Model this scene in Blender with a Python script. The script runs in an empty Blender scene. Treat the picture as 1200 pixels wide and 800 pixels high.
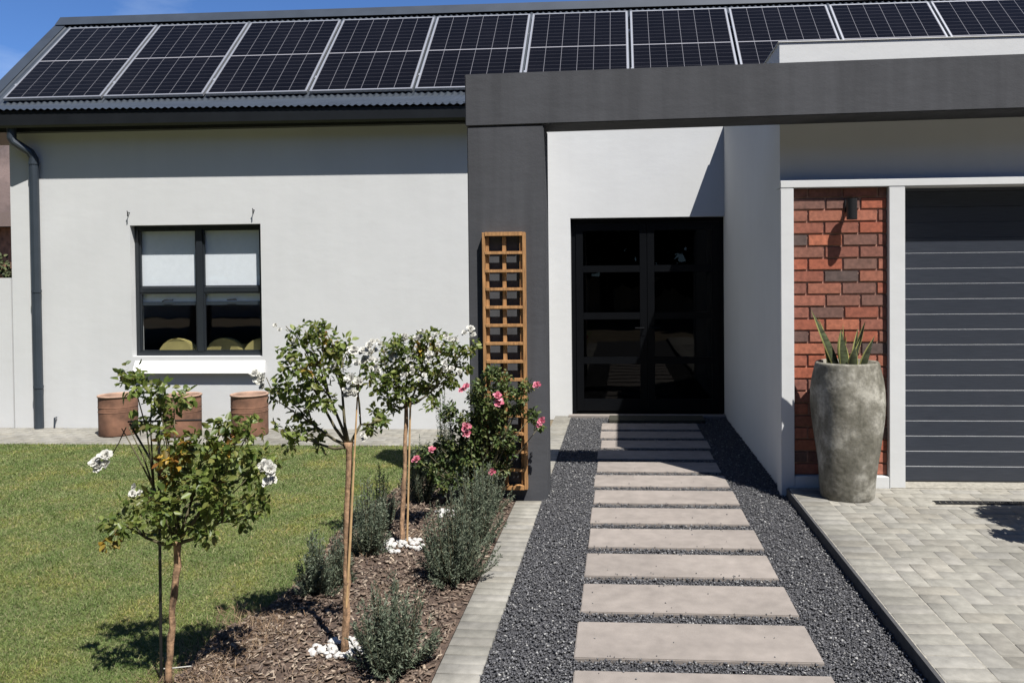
import bpy, bmesh, math, random
import numpy as np
from mathutils import Vector, Matrix, Euler
random.seed(7); rng = np.random.default_rng(7)
PI = math.pi
# ------------------------------------------------------------------ camera
FPX, EYE = 920.0, 1.6                      # focal length for a 1200 px wide picture, eye height
yaw, pit, rol = math.atan(59/920), math.radians(1.0), 0.009
Fw = Vector((-math.sin(yaw)*math.cos(pit), math.cos(yaw)*math.cos(pit), -math.sin(pit)))
R0 = Fw.cross(Vector((0, 0, 1))).normalized(); U0 = R0.cross(Fw)
Rt = R0*math.cos(rol) - U0*math.sin(rol); Up = U0*math.cos(rol) + R0*math.sin(rol)
CX = 726 - FPX*Rt.y/Fw.y; CY = 326 + FPX*Up.y/Fw.y
CAM = Vector((0, 0, EYE))
scene = bpy.context.scene
cam = bpy.data.cameras.new('camera'); camo = bpy.data.objects.new('camera', cam)
scene.collection.objects.link(camo); scene.camera = camo
camo.matrix_world = Matrix(((Rt.x, Up.x, -Fw.x, 0), (Rt.y, Up.y, -Fw.y, 0), (Rt.z, Up.z, -Fw.z, EYE), (0, 0, 0, 1)))
cam.sensor_width = 36; cam.lens = FPX/1200*36
cam.shift_x = -(CX-600)/1200; cam.shift_y = (CY-400)/1200
cam.clip_end = 6000; cam.clip_start = 0.05
# ------------------------------------------------------------------ sky and sun
SUN = Vector((0.37, -0.43, 1.0)).normalized()      # towards the sun
elev = math.asin(SUN.z); azi = math.atan2(SUN.x, SUN.y)
w = bpy.data.worlds.new('World'); scene.world = w; w.use_nodes = True
nt = w.node_tree; bg = nt.nodes['Background']
sky = nt.nodes.new('ShaderNodeTexSky'); sky.sky_type = 'NISHITA'; sky.sun_disc = False
sky.sun_elevation = elev; sky.sun_rotation = azi; sky.altitude = 1500; sky.air_density = .8; sky.dust_density = 0.1; sky.ozone_density = 2.5
tc = nt.nodes.new('ShaderNodeTexCoord'); mp = nt.nodes.new('ShaderNodeMapping'); mp.inputs['Scale'].default_value = (1.6, 1.6, 5)
nz = nt.nodes.new('ShaderNodeTexNoise'); nz.inputs['Scale'].default_value = 2.2; nz.inputs['Detail'].default_value = 7
rp = nt.nodes.new('ShaderNodeValToRGB'); rp.color_ramp.elements[0].position = .56; rp.color_ramp.elements[1].position = .95
mx = nt.nodes.new('ShaderNodeMix'); mx.data_type = 'RGBA'; mx.inputs[7].default_value = (8, 9.6, 12, 1)
nt.links.new(tc.outputs['Generated'], mp.inputs[0]); nt.links.new(mp.outputs[0], nz.inputs[0])
nt.links.new(nz.outputs[0], rp.inputs[0]); nt.links.new(rp.outputs[0], mx.inputs[0])
tn = nt.nodes.new('ShaderNodeMix'); tn.data_type = 'RGBA'; tn.blend_type = 'MULTIPLY'; tn.inputs[0].default_value = 1; tn.inputs[7].default_value = (.98, 1.35, 1.8, 1)
nt.links.new(sky.outputs[0], tn.inputs[6]); nt.links.new(tn.outputs[2], mx.inputs[6]); nt.links.new(mx.outputs[2], bg.inputs[0])
bg.inputs[1].default_value = 0.05
sl = bpy.data.lights.new('sun', 'SUN'); sl.energy = 5.0; sl.angle = math.radians(.5); sl.color = (1, .965, .91)
so = bpy.data.objects.new('sun', sl); scene.collection.objects.link(so)
so.rotation_euler = SUN.to_track_quat('Z', 'Y').to_euler(); so.location = (5, -5, 12)
scene.view_settings.view_transform = 'Standard'; scene.view_settings.look = 'None'
scene.view_settings.exposure = 0.80; scene.view_settings.gamma = 1; scene.view_settings.use_curve_mapping = False
scene.render.engine = 'CYCLES'
scene.cycles.max_bounces = 6; scene.cycles.diffuse_bounces = 1; scene.cycles.transparent_max_bounces = 12

# ------------------------------------------------------------------ helpers
def at(px, py, Y):
    """point of the real place seen at photo pixel (px, py) on the vertical plane y = Y"""
    r = Fw + Rt*((px-CX)/FPX) - Up*((py-CY)/FPX)
    return CAM + r*(Y/r.y)
def gp(px, py, z=0.0):
    r = Fw + Rt*((px-CX)/FPX) - Up*((py-CY)/FPX)
    return CAM + r*((z-EYE)/r.z)
def link(o, parent=None):
    scene.collection.objects.link(o)
    if parent is not None: o.parent = parent
    return o
def tag(o, label=None, cat=None, group=None, kind=None):
    if label: o['label'] = label
    if cat: o['category'] = cat
    if group: o['group'] = group
    if kind: o['kind'] = kind
    return o
def empty(name, loc, label, cat, group=None):
    e = bpy.data.objects.new(name, None); e.empty_display_size = .1
    scene.collection.objects.link(e); e.location = loc
    return tag(e, label, cat, group)
class MB:
    def __init__(s): s.v = []; s.f = []; s.m = []
    def add(s, vs, fs, m=0):
        b = len(s.v); s.v += [tuple(p) for p in vs]; s.f += [tuple(b+i for i in f) for f in fs]; s.m += [m]*len(fs)
    def box(s, x0, x1, y0, y1, z0, z1, m=0, M=None):
        vs = [Vector(p) for p in ((x0,y0,z0),(x1,y0,z0),(x1,y1,z0),(x0,y1,z0),(x0,y0,z1),(x1,y0,z1),(x1,y1,z1),(x0,y1,z1))]
        if M is not None: vs = [M @ p for p in vs]
        s.add(vs, [(0,3,2,1),(4,5,6,7),(0,1,5,4),(1,2,6,5),(2,3,7,6),(3,0,4,7)], m)
    def tube(s, pts, rad, n=8, m=0, cap=True):
        pts = [Vector(p) for p in pts]
        if not hasattr(rad, '__len__'): rad = [rad]*len(pts)
        ring = []; ref = None
        for i, p in enumerate(pts):
            d = (pts[min(i+1, len(pts)-1)] - pts[max(i-1, 0)]).normalized()
            if ref is None: ref = Vector((1,0,0)) if abs(d.x) < .8 else Vector((0,1,0))
            a = (ref - d*ref.dot(d)).normalized(); b = d.cross(a); ref = a
            ring.append([p + (a*math.cos(2*PI*k/n) + b*math.sin(2*PI*k/n))*rad[i] for k in range(n)])
        vs = [q for r in ring for q in r]; fs = []
        for i in range(len(pts)-1):
            for k in range(n):
                fs.append((i*n+k, i*n+(k+1)%n, (i+1)*n+(k+1)%n, (i+1)*n+k))
        if cap: fs.append(tuple(range(n-1, -1, -1))); fs.append(tuple((len(pts)-1)*n+k for k in range(n)))
        s.add(vs, fs, m)
    def lathe(s, prof, n=32, c=(0,0,0), m=0):
        vs = [(c[0]+r*math.cos(2*PI*k/n), c[1]+r*math.sin(2*PI*k/n), c[2]+z) for r, z in prof for k in range(n)]
        fs = [(i*n+k, i*n+(k+1)%n, (i+1)*n+(k+1)%n, (i+1)*n+k) for i in range(len(prof)-1) for k in range(n)]
        s.add(vs, fs, m)
    def build(s, name, mat, parent=None, smooth=False, bevel=0):
        me = bpy.data.meshes.new(name); me.from_pydata([tuple(p) for p in s.v], [], s.f)
        for mm in (mat if isinstance(mat, (list, tuple)) else [mat]): me.materials.append(mm)
        me.polygons.foreach_set('material_index', s.m)
        if smooth: me.polygons.foreach_set('use_smooth', [True]*len(me.polygons))
        me.update()
        o = bpy.data.objects.new(name, me)
        if bevel:
            bm = bmesh.new(); bm.from_mesh(me)
            bmesh.ops.bevel(bm, geom=[e for e in bm.edges if e.is_manifold and e.calc_face_angle(0) > .6], offset=bevel, segments=2, affect='EDGES', clamp_overlap=True)
            bm.to_mesh(me); bm.free()
        return link(o, parent)
def npmesh(name, V, F, mat, parent=None, smooth=False, midx=None):
    """V (n,3), F (m,k) fixed size faces"""
    me = bpy.data.meshes.new(name); k = F.shape[1]
    me.vertices.add(len(V)); me.vertices.foreach_set('co', V.astype(np.float32).ravel())
    me.loops.add(F.size); me.loops.foreach_set('vertex_index', F.astype(np.int32).ravel())
    me.polygons.add(len(F)); me.polygons.foreach_set('loop_start', np.arange(0, F.size, k, dtype=np.int32))
    me.polygons.foreach_set('loop_total', np.full(len(F), k, dtype=np.int32))
    for mm in (mat if isinstance(mat, (list, tuple)) else [mat]): me.materials.append(mm)
    if midx is not None: me.polygons.foreach_set('material_index', midx.astype(np.int32))
    if smooth: me.polygons.foreach_set('use_smooth', np.ones(len(F), dtype=bool))
    me.update(calc_edges=True)
    return link(bpy.data.objects.new(name, me), parent)

# ------------------------------------------------------------------ materials
def new_mat(name):
    m = bpy.data.materials.new(name); m.use_nodes = True
    n = m.node_tree.nodes; return m, n, m.node_tree.links, n['Principled BSDF']
def noise(n, l, scale, detail=4, coord='Object', sc=None, rough=.55):
    t = n.new('ShaderNodeTexCoord'); q = n.new('ShaderNodeTexNoise'); q.inputs['Scale'].default_value = scale
    q.inputs['Detail'].default_value = detail; q.inputs['Roughness'].default_value = rough
    if sc:
        mpn = n.new('ShaderNodeMapping'); mpn.inputs['Scale'].default_value = sc
        l.new(t.outputs[coord], mpn.inputs[0]); l.new(mpn.outputs[0], q.inputs[0])
    else: l.new(t.outputs[coord], q.inputs[0])
    return q
def ramp(n, l, src, stops):
    r = n.new('ShaderNodeValToRGB'); e = r.color_ramp.elements
    while len(e) < len(stops): e.new(.5)
    for i, (p, c) in enumerate(stops): e[i].position = p; e[i].color = (*c, 1)
    l.new(src, r.inputs[0]); return r
def mixc(n, l, fac, a, b, mode='MIX'):
    x = n.new('ShaderNodeMix'); x.data_type = 'RGBA'; x.blend_type = mode
    for s, i in ((fac, 0), (a, 6), (b, 7)):
        if isinstance(s, (int, float)): x.inputs[i].default_value = s
        elif isinstance(s, tuple): x.inputs[i].default_value = (*s, 1)
        else: l.new(s, x.inputs[i])
    return x.outputs[2]
def bump(n, l, p, src, strength, dist):
    b = n.new('ShaderNodeBump'); b.inputs['Strength'].default_value = strength; b.inputs['Distance'].default_value = dist
    l.new(src, b.inputs['Height']); l.new(b.outputs[0], p.inputs['Normal']); return b
def simple(name, col, rough=.5, metal=0, var=.12, vs=8, bs=0, bd=.002, bscale=60, spec=.5, coord='Object', sc=None):
    m, n, l, p = new_mat(name)
    q = noise(n, l, vs, 5, coord, sc); lo = tuple(c*(1-var) for c in col); hi = tuple(min(1, c*(1+var)) for c in col)
    r = ramp(n, l, q.outputs[0], [(.3, lo), (.7, hi)]); l.new(r.outputs[0], p.inputs['Base Color'])
    p.inputs['Roughness'].default_value = rough; p.inputs['Metallic'].default_value = metal; p.inputs['Specular IOR Level'].default_value = spec
    if bs: bump(n, l, p, noise(n, l, bscale, 4, coord).outputs[0], bs, bd)
    return m
def island(name, cols, rough=.7, vs=30, var=.25, bs=.3, bd=.002, bscale=120, stain=0, translucent=0, spec=.4):
    """colour picked per loose piece, with fine noise on top"""
    m, n, l, p = new_mat(name)
    g = n.new('ShaderNodeNewGeometry'); st = [(i/(len(cols)-1) if len(cols) > 1 else 0, c) for i, c in enumerate(cols)]
    r = ramp(n, l, g.outputs['Random Per Island'], st)
    q = noise(n, l, vs, 5); v = ramp(n, l, q.outputs[0], [(.25, (1-var,)*3), (.75, (1+var,)*3)])
    c = mixc(n, l, 1.0, r.outputs[0], v.outputs[0], 'MULTIPLY')
    if stain:
        q2 = noise(n, l, 1.3, 6); s2 = ramp(n, l, q2.outputs[0], [(.38, (1-stain,)*3), (.62, (1, 1, 1))])
        c = mixc(n, l, 1.0, c, s2.outputs[0], 'MULTIPLY')
    l.new(c, p.inputs['Base Color']); p.inputs['Roughness'].default_value = rough; p.inputs['Specular IOR Level'].default_value = spec
    if bs: bump(n, l, p, noise(n, l, bscale, 4).outputs[0], bs, bd)
    if translucent:
        t = n.new('ShaderNodeBsdfTranslucent'); ms = n.new('ShaderNodeMixShader'); ms.inputs[0].default_value = translucent
        l.new(c, t.inputs[0]); l.new(p.outputs[0], ms.inputs[1]); l.new(t.outputs[0], ms.inputs[2])
        l.new(ms.outputs[0], n['Material Output'].inputs[0])
    return m
def render_wall(name, col, streak=.018, bs=.16):
    """painted trowelled plaster"""
    m, n, l, p = new_mat(name)
    q = noise(n, l, 1.1, 6); r = ramp(n, l, q.outputs[0], [(.3, tuple(c*.955 for c in col)), (.7, tuple(min(1, c*1.03) for c in col))])
    q2 = noise(n, l, 3.0, 5, sc=(2.5, 2.5, .18)); r2 = ramp(n, l, q2.outputs[0], [(.35, (1-streak,)*3), (.6, (1, 1, 1))])
    # splash dirt low on the wall
    c = mixc(n, l, 1.0, r.outputs[0], r2.outputs[0], 'MULTIPLY')
    l.new(c, p.inputs['Base Color']); p.inputs['Roughness'].default_value = .85; p.inputs['Specular IOR Level'].default_value = .25
    a = noise(n, l, 5, 6, sc=(1, 1, 1.6)); b = noise(n, l, 90, 3)
    ad = n.new('ShaderNodeMath'); ad.operation = 'MULTIPLY_ADD'; l.new(b.outputs[0], ad.inputs[0]); ad.inputs[1].default_value = .12; l.new(a.outputs[0], ad.inputs[2])
    bump(n, l, p, ad.outputs[0], bs, .012); return m
M = {}
M['wall'] = render_wall('pale_grey_plaster', (.575, .582, .58))
M['white_wall'] = render_wall('white_plaster', (.66, .66, .64), .10)
M['sill'] = simple('white_sill_paint', (.8, .8, .79), .6, var=.03)
M['dark_wall'] = render_wall('charcoal_plaster', (.068, .070, .077), .20, .35)
M['roof'] = simple('charcoal_roof_sheet', (.034, .042, .053), .42, 0, .15, 3)
M['gutter'] = simple('dark_gutter_paint', (.013, .015, .018), .35, 0, .15, 5)
M['pipe'] = simple('slate_downpipe_paint', (.030, .039, .05), .4, 0, .1, 5)
M['door'] = simple('black_door_aluminium', (.0035, .004, .005), .4, 0, .1, 5, spec=.12)
M['alu'] = simple('dark_window_aluminium', (.018, .022, .027), .35, 0, .1, 5)
M['black'] = simple('black_metal', (.012, .012, .013), .4, 0, .1, 5)
M['steel'] = simple('dull_steel', (.3, .3, .3), .4, .9, .1, 5)
M['silver'] = simple('anodised_frame', (.42, .43, .45), .35, .6, .05, 5)
M['blind'] = simple('white_blind_fabric', (.78, .80, .84), .8, 0, .03, 20)
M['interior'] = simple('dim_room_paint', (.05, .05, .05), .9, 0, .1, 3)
M['chair'] = simple('olive_upholstery', (.32, .27, .10), .8, 0, .1, 10)
def glass(name, tint, refl=.05):
    m, n, l, p = new_mat(name); n.remove(p)
    t = n.new('ShaderNodeBsdfTransparent'); t.inputs[0].default_value = (*tint, 1)
    g = n.new('ShaderNodeBsdfGlossy'); g.inputs['Roughness'].default_value = .01
    q = noise(n, l, 1.8, 2); b = n.new('ShaderNodeBump'); b.inputs['Strength'].default_value = .12; b.inputs['Distance'].default_value = .01
    l.new(q.outputs[0], b.inputs['Height']); l.new(b.outputs[0], g.inputs['Normal'])
    f = n.new('ShaderNodeLayerWeight'); f.inputs[0].default_value = .5      # 1 - |cos|, the same from both sides
    pw = n.new('ShaderNodeMath'); pw.operation = 'POWER'; l.new(f.outputs['Facing'], pw.inputs[0]); pw.inputs[1].default_value = 5
    fr = n.new('ShaderNodeMath'); fr.operation = 'MULTIPLY_ADD'; l.new(pw.outputs[0], fr.inputs[0]); fr.inputs[1].default_value = .9; fr.inputs[2].default_value = refl
    ms = n.new('ShaderNodeMixShader'); l.new(fr.outputs[0], ms.inputs[0]); l.new(t.outputs[0], ms.inputs[1]); l.new(g.outputs[0], ms.inputs[2])
    l.new(ms.outputs[0], n['Material Output'].inputs[0]); return m
M['glass'] = glass('window_glass', (.93, .95, .95)); M['tint_glass'] = glass('tinted_door_glass', (.12, .13, .14), .02)
# solar cell sheet: columns, half cells and the bright middle bar
def solar_mat():
    m, n, l, p = new_mat('solar_cells')
    t = n.new('ShaderNodeTexCoord'); s = n.new('ShaderNodeSeparateXYZ'); l.new(t.outputs['Object'], s.inputs[0])
    def line(src, period, off, width):
        a = n.new('ShaderNodeMath'); a.operation = 'ADD'; l.new(src, a.inputs[0]); a.inputs[1].default_value = off + 100*period
        b = n.new('ShaderNodeMath'); b.operation = 'MODULO'; l.new(a.outputs[0], b.inputs[0]); b.inputs[1].default_value = period
        c = n.new('ShaderNodeMath'); c.operation = 'LESS_THAN'; l.new(b.outputs[0], c.inputs[0]); c.inputs[1].default_value = width; return c.outputs[0]
    W_, L_ = 1.215, 1.69
    cols = line(s.outputs[0], (W_-.05)/6, -(W_/2-.025)+.0025+0, .005)
    rows = line(s.outputs[1], (L_-.05)/20, .0015-.025, .0045)
    bus = line(s.outputs[1], (L_-.05)/60, 0, .0022)
    mid = n.new('ShaderNodeMath'); mid.operation = 'COMPARE'; l.new(s.outputs[1], mid.inputs[0]); mid.inputs[1].default_value = L_/2; mid.inputs[2].default_value = .008
    g = n.new('ShaderNodeNewGeometry'); q = noise(n, l, 1.2, 3)
    base = ramp(n, l, q.outputs[0], [(.3, (.0025, .0026, .0036)), (.7, (.0055, .0052, .0068))]).outputs[0]
    c = mixc(n, l, bus, base, (.009, .009, .012)); c = mixc(n, l, rows, c, (.045, .045, .052))
    c = mixc(n, l, cols, c, (.15, .15, .165)); c = mixc(n, l, mid.outputs[0], c, (.25, .25, .27))
    l.new(c, p.inputs['Base Color']); p.inputs['Roughness'].default_value = .2; p.inputs['Specular IOR Level'].default_value = .08
    return m
M['solar'] = solar_mat()
M['brick'] = island('face_brick', [(.30, .09, .05), (.34, .10, .055), (.11, .07, .06), (.40, .13, .07), (.16, .085, .065), (.31, .09, .05), (.09, .065, .058), (.36, .13, .08), (.22, .085, .06), (.12, .08, .065)], .85, 35, .35, .5, .003, 160)
M['mortar'] = simple('pinkish_mortar', (.42, .24, .18), .9, 0, .2, 30, .4)
def garage_mat():
    m, n, l, p = new_mat('woodgrain_charcoal_door')
    q = noise(n, l, 6, 6, sc=(1.2, 1, 40)); r = ramp(n, l, q.outputs[0], [(.3, (.022, .027, .038)), (.7, (.038, .044, .058))])
    l.new(r.outputs[0], p.inputs['Base Color']); p.inputs['Roughness'].default_value = .42; bump(n, l, p, q.outputs[0], .3, .002); return m
M['garage'] = garage_mat()
M['paver'] = island('grey_clay_paver', [(.225, .215, .185), (.245, .235, .205), (.235, .225, .195), (.25, .24, .215), (.24, .225, .19), (.215, .205, .18)], .85, 18, .22, .4, .002, 150, stain=.34)
M['sand'] = simple('joint_sand', (.25, .235, .20), .95, 0, .3, 40, .5)
M['slab'] = island('sandstone_coloured_slab', [(.235, .205, .18), (.245, .215, .195), (.23, .205, .185), (.25, .217, .19)], .85, 11, .16, .5, .002, 180, stain=.16)
M['kerb'] = simple('dark_kerb', (.05, .05, .052), .9, 0, .2, 20, .4)
M['gravel'] = island('crushed_slate_gravel', [(.03, .03, .034), (.085, .086, .092), (.045, .046, .052), (.11, .11, .118), (.06, .06, .065), (.08, .08, .088), (.17, .17, .175), (.036, .037, .041), (.095, .095, .10), (.06, .06, .066), (.17, .17, .175), (.05, .05, .055), (.38, .375, .36)], .7, 60, .3, .3)
M['gravel_base'] = simple('gravel_fines', (.045, .045, .049), .9, 0, .5, 90, 1, .01, 90)
M['soil'] = simple('bark_mulch_soil', (.075, .05, .036), .95, 0, .5, 40, 1, .015, 60)
M['mulch'] = island('bark_chips', [(.085, .06, .045), (.14, .10, .075), (.05, .036, .03), (.21, .155, .115), (.11, .08, .06), (.36, .29, .22), (.075, .055, .045), (.15, .105, .075)], .85, 60, .3, .2)
def lawn_mat(name, c1, c2, c3, tl=0):
    m, n, l, p = new_mat(name)
    g = n.new('ShaderNodeNewGeometry'); r = ramp(n, l, g.outputs['Random Per Island'], [(0, c1), (.55, c2), (.85, c3), (1, (.34, .30, .17))])
    q = noise(n, l, 2.6, 6); v = ramp(n, l, q.outputs[0], [(.3, (.72, .82, .75)), (.48, (1, 1, 1)), (.66, (1.38, 1.12, .95))])
    c = mixc(n, l, 1.0, r.outputs[0], v.outputs[0], 'MULTIPLY'); l.new(c, p.inputs['Base Color'])
    p.inputs['Roughness'].default_value = .6; p.inputs['Specular IOR Level'].default_value = .3
    if tl:
        t = n.new('ShaderNodeBsdfTranslucent'); ms = n.new('ShaderNodeMixShader'); ms.inputs[0].default_value = tl
        l.new(c, t.inputs[0]); l.new(p.outputs[0], ms.inputs[1]); l.new(t.outputs[0], ms.inputs[2]); l.new(ms.outputs[0], n['Material Output'].inputs[0])
    return m
M['grass'] = lawn_mat('lawn_blades', (.085, .135, .032), (.15, .205, .055), (.25, .29, .11), .35)
M['lawn'] = simple('lawn_thatch', (.11, .115, .045), .95, 0, .35, 50, .8, .01, 70)
M['terracotta'] = simple('weathered_terracotta', (.17, .085, .052), .85, 0, .5, 7, .3)
M['terrarim'] = simple('terracotta_rim', (.34, .22, .16), .85, 0, .25, 10, .3)
M['timber'] = simple('oiled_trellis_timber', (.36, .19, .075), .65, 0, .35, 6, .4, .002, 40, sc=(14, 14, 1.5))
M['bark'] = simple('rose_stem_bark', (.27, .165, .095), .9, 0, .75, 30, .9, .006, 45, sc=(1.6, 1.6, .5))
M['cane'] = simple('bamboo_cane', (.46, .30, .15), .6, 0, .2, 20)
M['twig'] = simple('green_brown_twig', (.07, .06, .03), .8, 0, .3, 20)
M['leaf'] = island('rose_leaf', [(.11, .15, .03), (.06, .10, .02), (.19, .23, .05), (.08, .13, .025), (.28, .32, .09), (.10, .15, .03), (.22, .22, .06), (.07, .11, .022), (.20, .25, .055), (.16, .13, .045)], .45, 20, .2, 0, translucent=.48, spec=.5)
M['leaf_autumn'] = island('rose_leaf_yellowing', [(.36, .22, .03), (.16, .13, .02), (.42, .30, .05), (.10, .10, .02), (.30, .12, .03)], .5, 20, .2, 0, translucent=.35)
M['leaf_pink'] = island('climbing_rose_leaf', [(.05, .085, .022), (.08, .12, .032), (.035, .055, .018), (.12, .17, .05), (.16, .16, .055), (.06, .09, .028)], .5, 20, .2, 0, translucent=.3)
M['petal'] = island('white_petal', [(.50, .48, .40), (.64, .63, .58), (.56, .55, .50), (.70, .69, .65)], .6, 20, .04, 0, translucent=.3)
M['pink'] = island('pink_petal', [(.55, .10, .17), (.72, .24, .32), (.45, .06, .12), (.80, .38, .45)], .6, 20, .1, 0, translucent=.3)
M['lavender'] = island('grey_green_needles', [(.09, .115, .075), (.055, .075, .048), (.14, .17, .11), (.08, .10, .07), (.20, .22, .15), (.05, .065, .042)], .65, 20, .15, 0, translucent=.2)
M['straw'] = island('dry_stems', [(.22, .14, .08), (.12, .075, .045), (.32, .23, .14), (.16, .11, .07), (.09, .055, .04)], .8, 20, .2, 0)
M['pebble'] = island('white_quartz', [(.50, .495, .47), (.60, .595, .57), (.42, .41, .39)], .6, 40, .08, .2)
def pot_mat():
    m, n, l, p = new_mat('mossy_concrete')
    q = noise(n, l, 4.5, 8, rough=.65); r = ramp(n, l, q.outputs[0], [(.34, (.075, .07, .05)), (.5, (.165, .155, .125)), (.62, (.33, .315, .27))])
    q2 = noise(n, l, 38, 3); r2 = ramp(n, l, q2.outputs[0], [(.3, (.75,)*3), (.6, (1.1,)*3)])
    l.new(mixc(n, l, 1.0, r.outputs[0], r2.outputs[0], 'MULTIPLY'), p.inputs['Base Color']); p.inputs['Roughness'].default_value = .85
    bump(n, l, p, q2.outputs[0], .5, .004); return m
M['potc'] = pot_mat()
M['snake'] = simple('snake_plant_green', (.05, .06, .03), .4, 0, .6, 14, sc=(1, 1, 4))
M['snake_edge'] = simple('snake_plant_margin', (.30, .30, .10), .45, 0, .15, 10)
M['doormat'] = simple('dark_coir_mat', (.028, .027, .018), .95, 0, .3, 80, .8, .004, 200)
M['asphalt'] = simple('asphalt', (.05, .05, .052), .9, 0, .2, 30, .4)
M['ground'] = simple('dry_ground', (.14, .11, .07), .95, 0, .3, 2)
M['mountain'] = simple('rocky_mountainside', (.085, .06, .052), .95, 0, .5, .012, .5, 20, .03, coord='Object')
M['tree_leaf'] = island('background_foliage', [(.04, .055, .02), (.06, .08, .025), (.03, .04, .015), (.09, .10, .04)], .7, 5, .2, 0)

# ------------------------------------------------------------------ ground, paving, planting surfaces
def sheet(name, x0, x1, y0, y1, z, mat, label=None, seg=1):
    b = MB()
    nx = seg; ny = seg
    vs = [(x0+(x1-x0)*i/nx, y0+(y1-y0)*j/ny, z) for j in range(ny+1) for i in range(nx+1)]
    fs = [(j*(nx+1)+i, j*(nx+1)+i+1, (j+1)*(nx+1)+i+1, (j+1)*(nx+1)+i) for j in range(ny) for i in range(nx)]
    b.add(vs, fs); o = b.build(name, mat); tag(o, kind='structure'); return o
sheet('ground', -3000, 3000, -3000, 3000, -.045, M['ground'])
sheet('road', -60, 60, -27, -20, -.025, M['asphalt'])
o = sheet('lawn', -14, -.8, -5, 7.44, -.006, M['lawn'])
o = sheet('gravel_bed', -.59, 1.215, -2, 9.12, -.012, M['gravel_base'])
LE = [(-1.62, 1.8), (-1.80, 3.03), (-1.84, 3.42), (-1.74, 3.66), (-1.70, 4.2), (-1.80, 4.8), (-1.78, 5.3), (-1.70, 6.1), (-1.35, 6.35), (-1.1, 6.38), (-.76, 6.38), (-.76, 1.8)]
b = MB(); nn = len(LE); b.add([(x, y, .004) for x, y in LE], [tuple(range(nn))[::-1]])
o = b.build('planting_bed', M['soil']); tag(o, kind='structure')
def in_poly(x, y, P):
    r = False; j = len(P)-1
    for i in range(len(P)):
        if (P[i][1] > y) != (P[j][1] > y) and x < (P[j][0]-P[i][0])*(y-P[i][1])/(P[j][1]-P[i][1])+P[i][0]: r = not r
        j = i
    return r
def paver_mesh(name, rects, z0, z1, base, mat=None, parent=None):
    """rects: (cx, cy, w, d) — every paver a chamfered block with its own slight level"""
    V = []; F = []
    for (cx, cy, w_, d_) in rects:
        w2, d2 = w_/2-.0015, d_/2-.0015; c = .003; z = z1+random.uniform(-.0012, .0012); tx = random.uniform(-.004, .004)
        b0 = len(V)
        for (q, zz) in ((0, z0), (0, z-c), (c, z)):
            for sx, sy in ((-1,-1),(1,-1),(1,1),(-1,1)):
                V.append((cx+sx*(w2-q), cy+sy*(d2-q), zz+(sx*tx if zz > z0 else 0)*w2))
        for r_ in (0, 4):
            for k in range(4): F.append((b0+r_+k, b0+r_+(k+1)%4, b0+r_+4+(k+1)%4, b0+r_+4+k))
        F.append((b0+8, b0+9, b0+10, b0+11))
    o = npmesh(name, np.array(V), np.array(F), mat or M['paver'], parent); return o
# brick edging beside the gravel
rects = [(-.665, y, .19, .078) for y in np.arange(-1, 5.63, .08)] + [(-.665, y, .19, .078) for y in np.arange(6.02, 9.08, .08)]
tag(paver_mesh('paver_edging', rects, -.03, .006, 0), kind='structure')
# driveway: edge course, then herringbone
rects = [(1.325, y, .20, .098) for y in np.arange(-2, 5.78, .10)]
def herring(x0, x1, y0, y1):
    out = []; u = .102
    n0 = int((x1-x0)/u)+8; n1 = int((y1-y0)/u)+8
    for i in range(-6, n0):
        for j in range(-6, n1):
            k = (i-j) % 4
            if k == 0: cx, cy, w_, d_ = x0+(i+1)*u, y0+(j+.5)*u, 2*u, u
            elif k == 3: cx, cy, w_, d_ = x0+(i+.5)*u, y0+(j+1)*u, u, 2*u
            else: continue
            ax0, ax1, ay0, ay1 = max(cx-w_/2, x0), min(cx+w_/2, x1), max(cy-d_/2, y0), min(cy+d_/2, y1)
            if ax1-ax0 > .02 and ay1-ay0 > .02: out.append(((ax0+ax1)/2, (ay0+ay1)/2, ax1-ax0, ay1-ay0))
    return out
rects += herring(1.428, 5.6, 0.2, 5.36) + [(1.53+.102*i, 5.47, .102, .204) for i in range(6)] 
rects += [(x, y, .204, .10) for i, y in enumerate(np.arange(5.628, 5.80, .102)) for x in np.arange(1.53+(i % 2)*.1, 5.6, .204)]
rects += [(2.16+.204*i, 5.52, .204, .098) for i in range(17)]
tag(paver_mesh('driveway', rects, .0, .06, 0), kind='structure')
b = MB(); b.box(1.221, 6.5, -2, 5.815, -.04, .0572); b.box(1.96, 6.5, 5.815, 6.06, -.04, .062)
tag(b.build('driveway_bedding', M['sand']), kind='structure')
b = MB(); b.box(1.205, 1.222, -2, 5.80, -.04, .056); tag(b.build('kerb', M['kerb']), kind='structure')
# path under the window wall
rects = []
for i, y in enumerate(np.arange(7.50, 8.25, .102)):
    rects += [(x, y, .204, .10) for x in np.arange(-10+(i % 2)*.102, -.92, .204)]
tag(paver_mesh('garden_path', rects, -.03, .006, 0), kind='structure')
tag(sheet('path_bedding', -10.2, -.77, 7.44, 8.285, .0, M['sand']), kind='structure')
b = MB(); b.box(-.60, 1.20, 9.0, 9.13, -.02, .022); tag(b.build('door_threshold', M['slab']), kind='structure')

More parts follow.
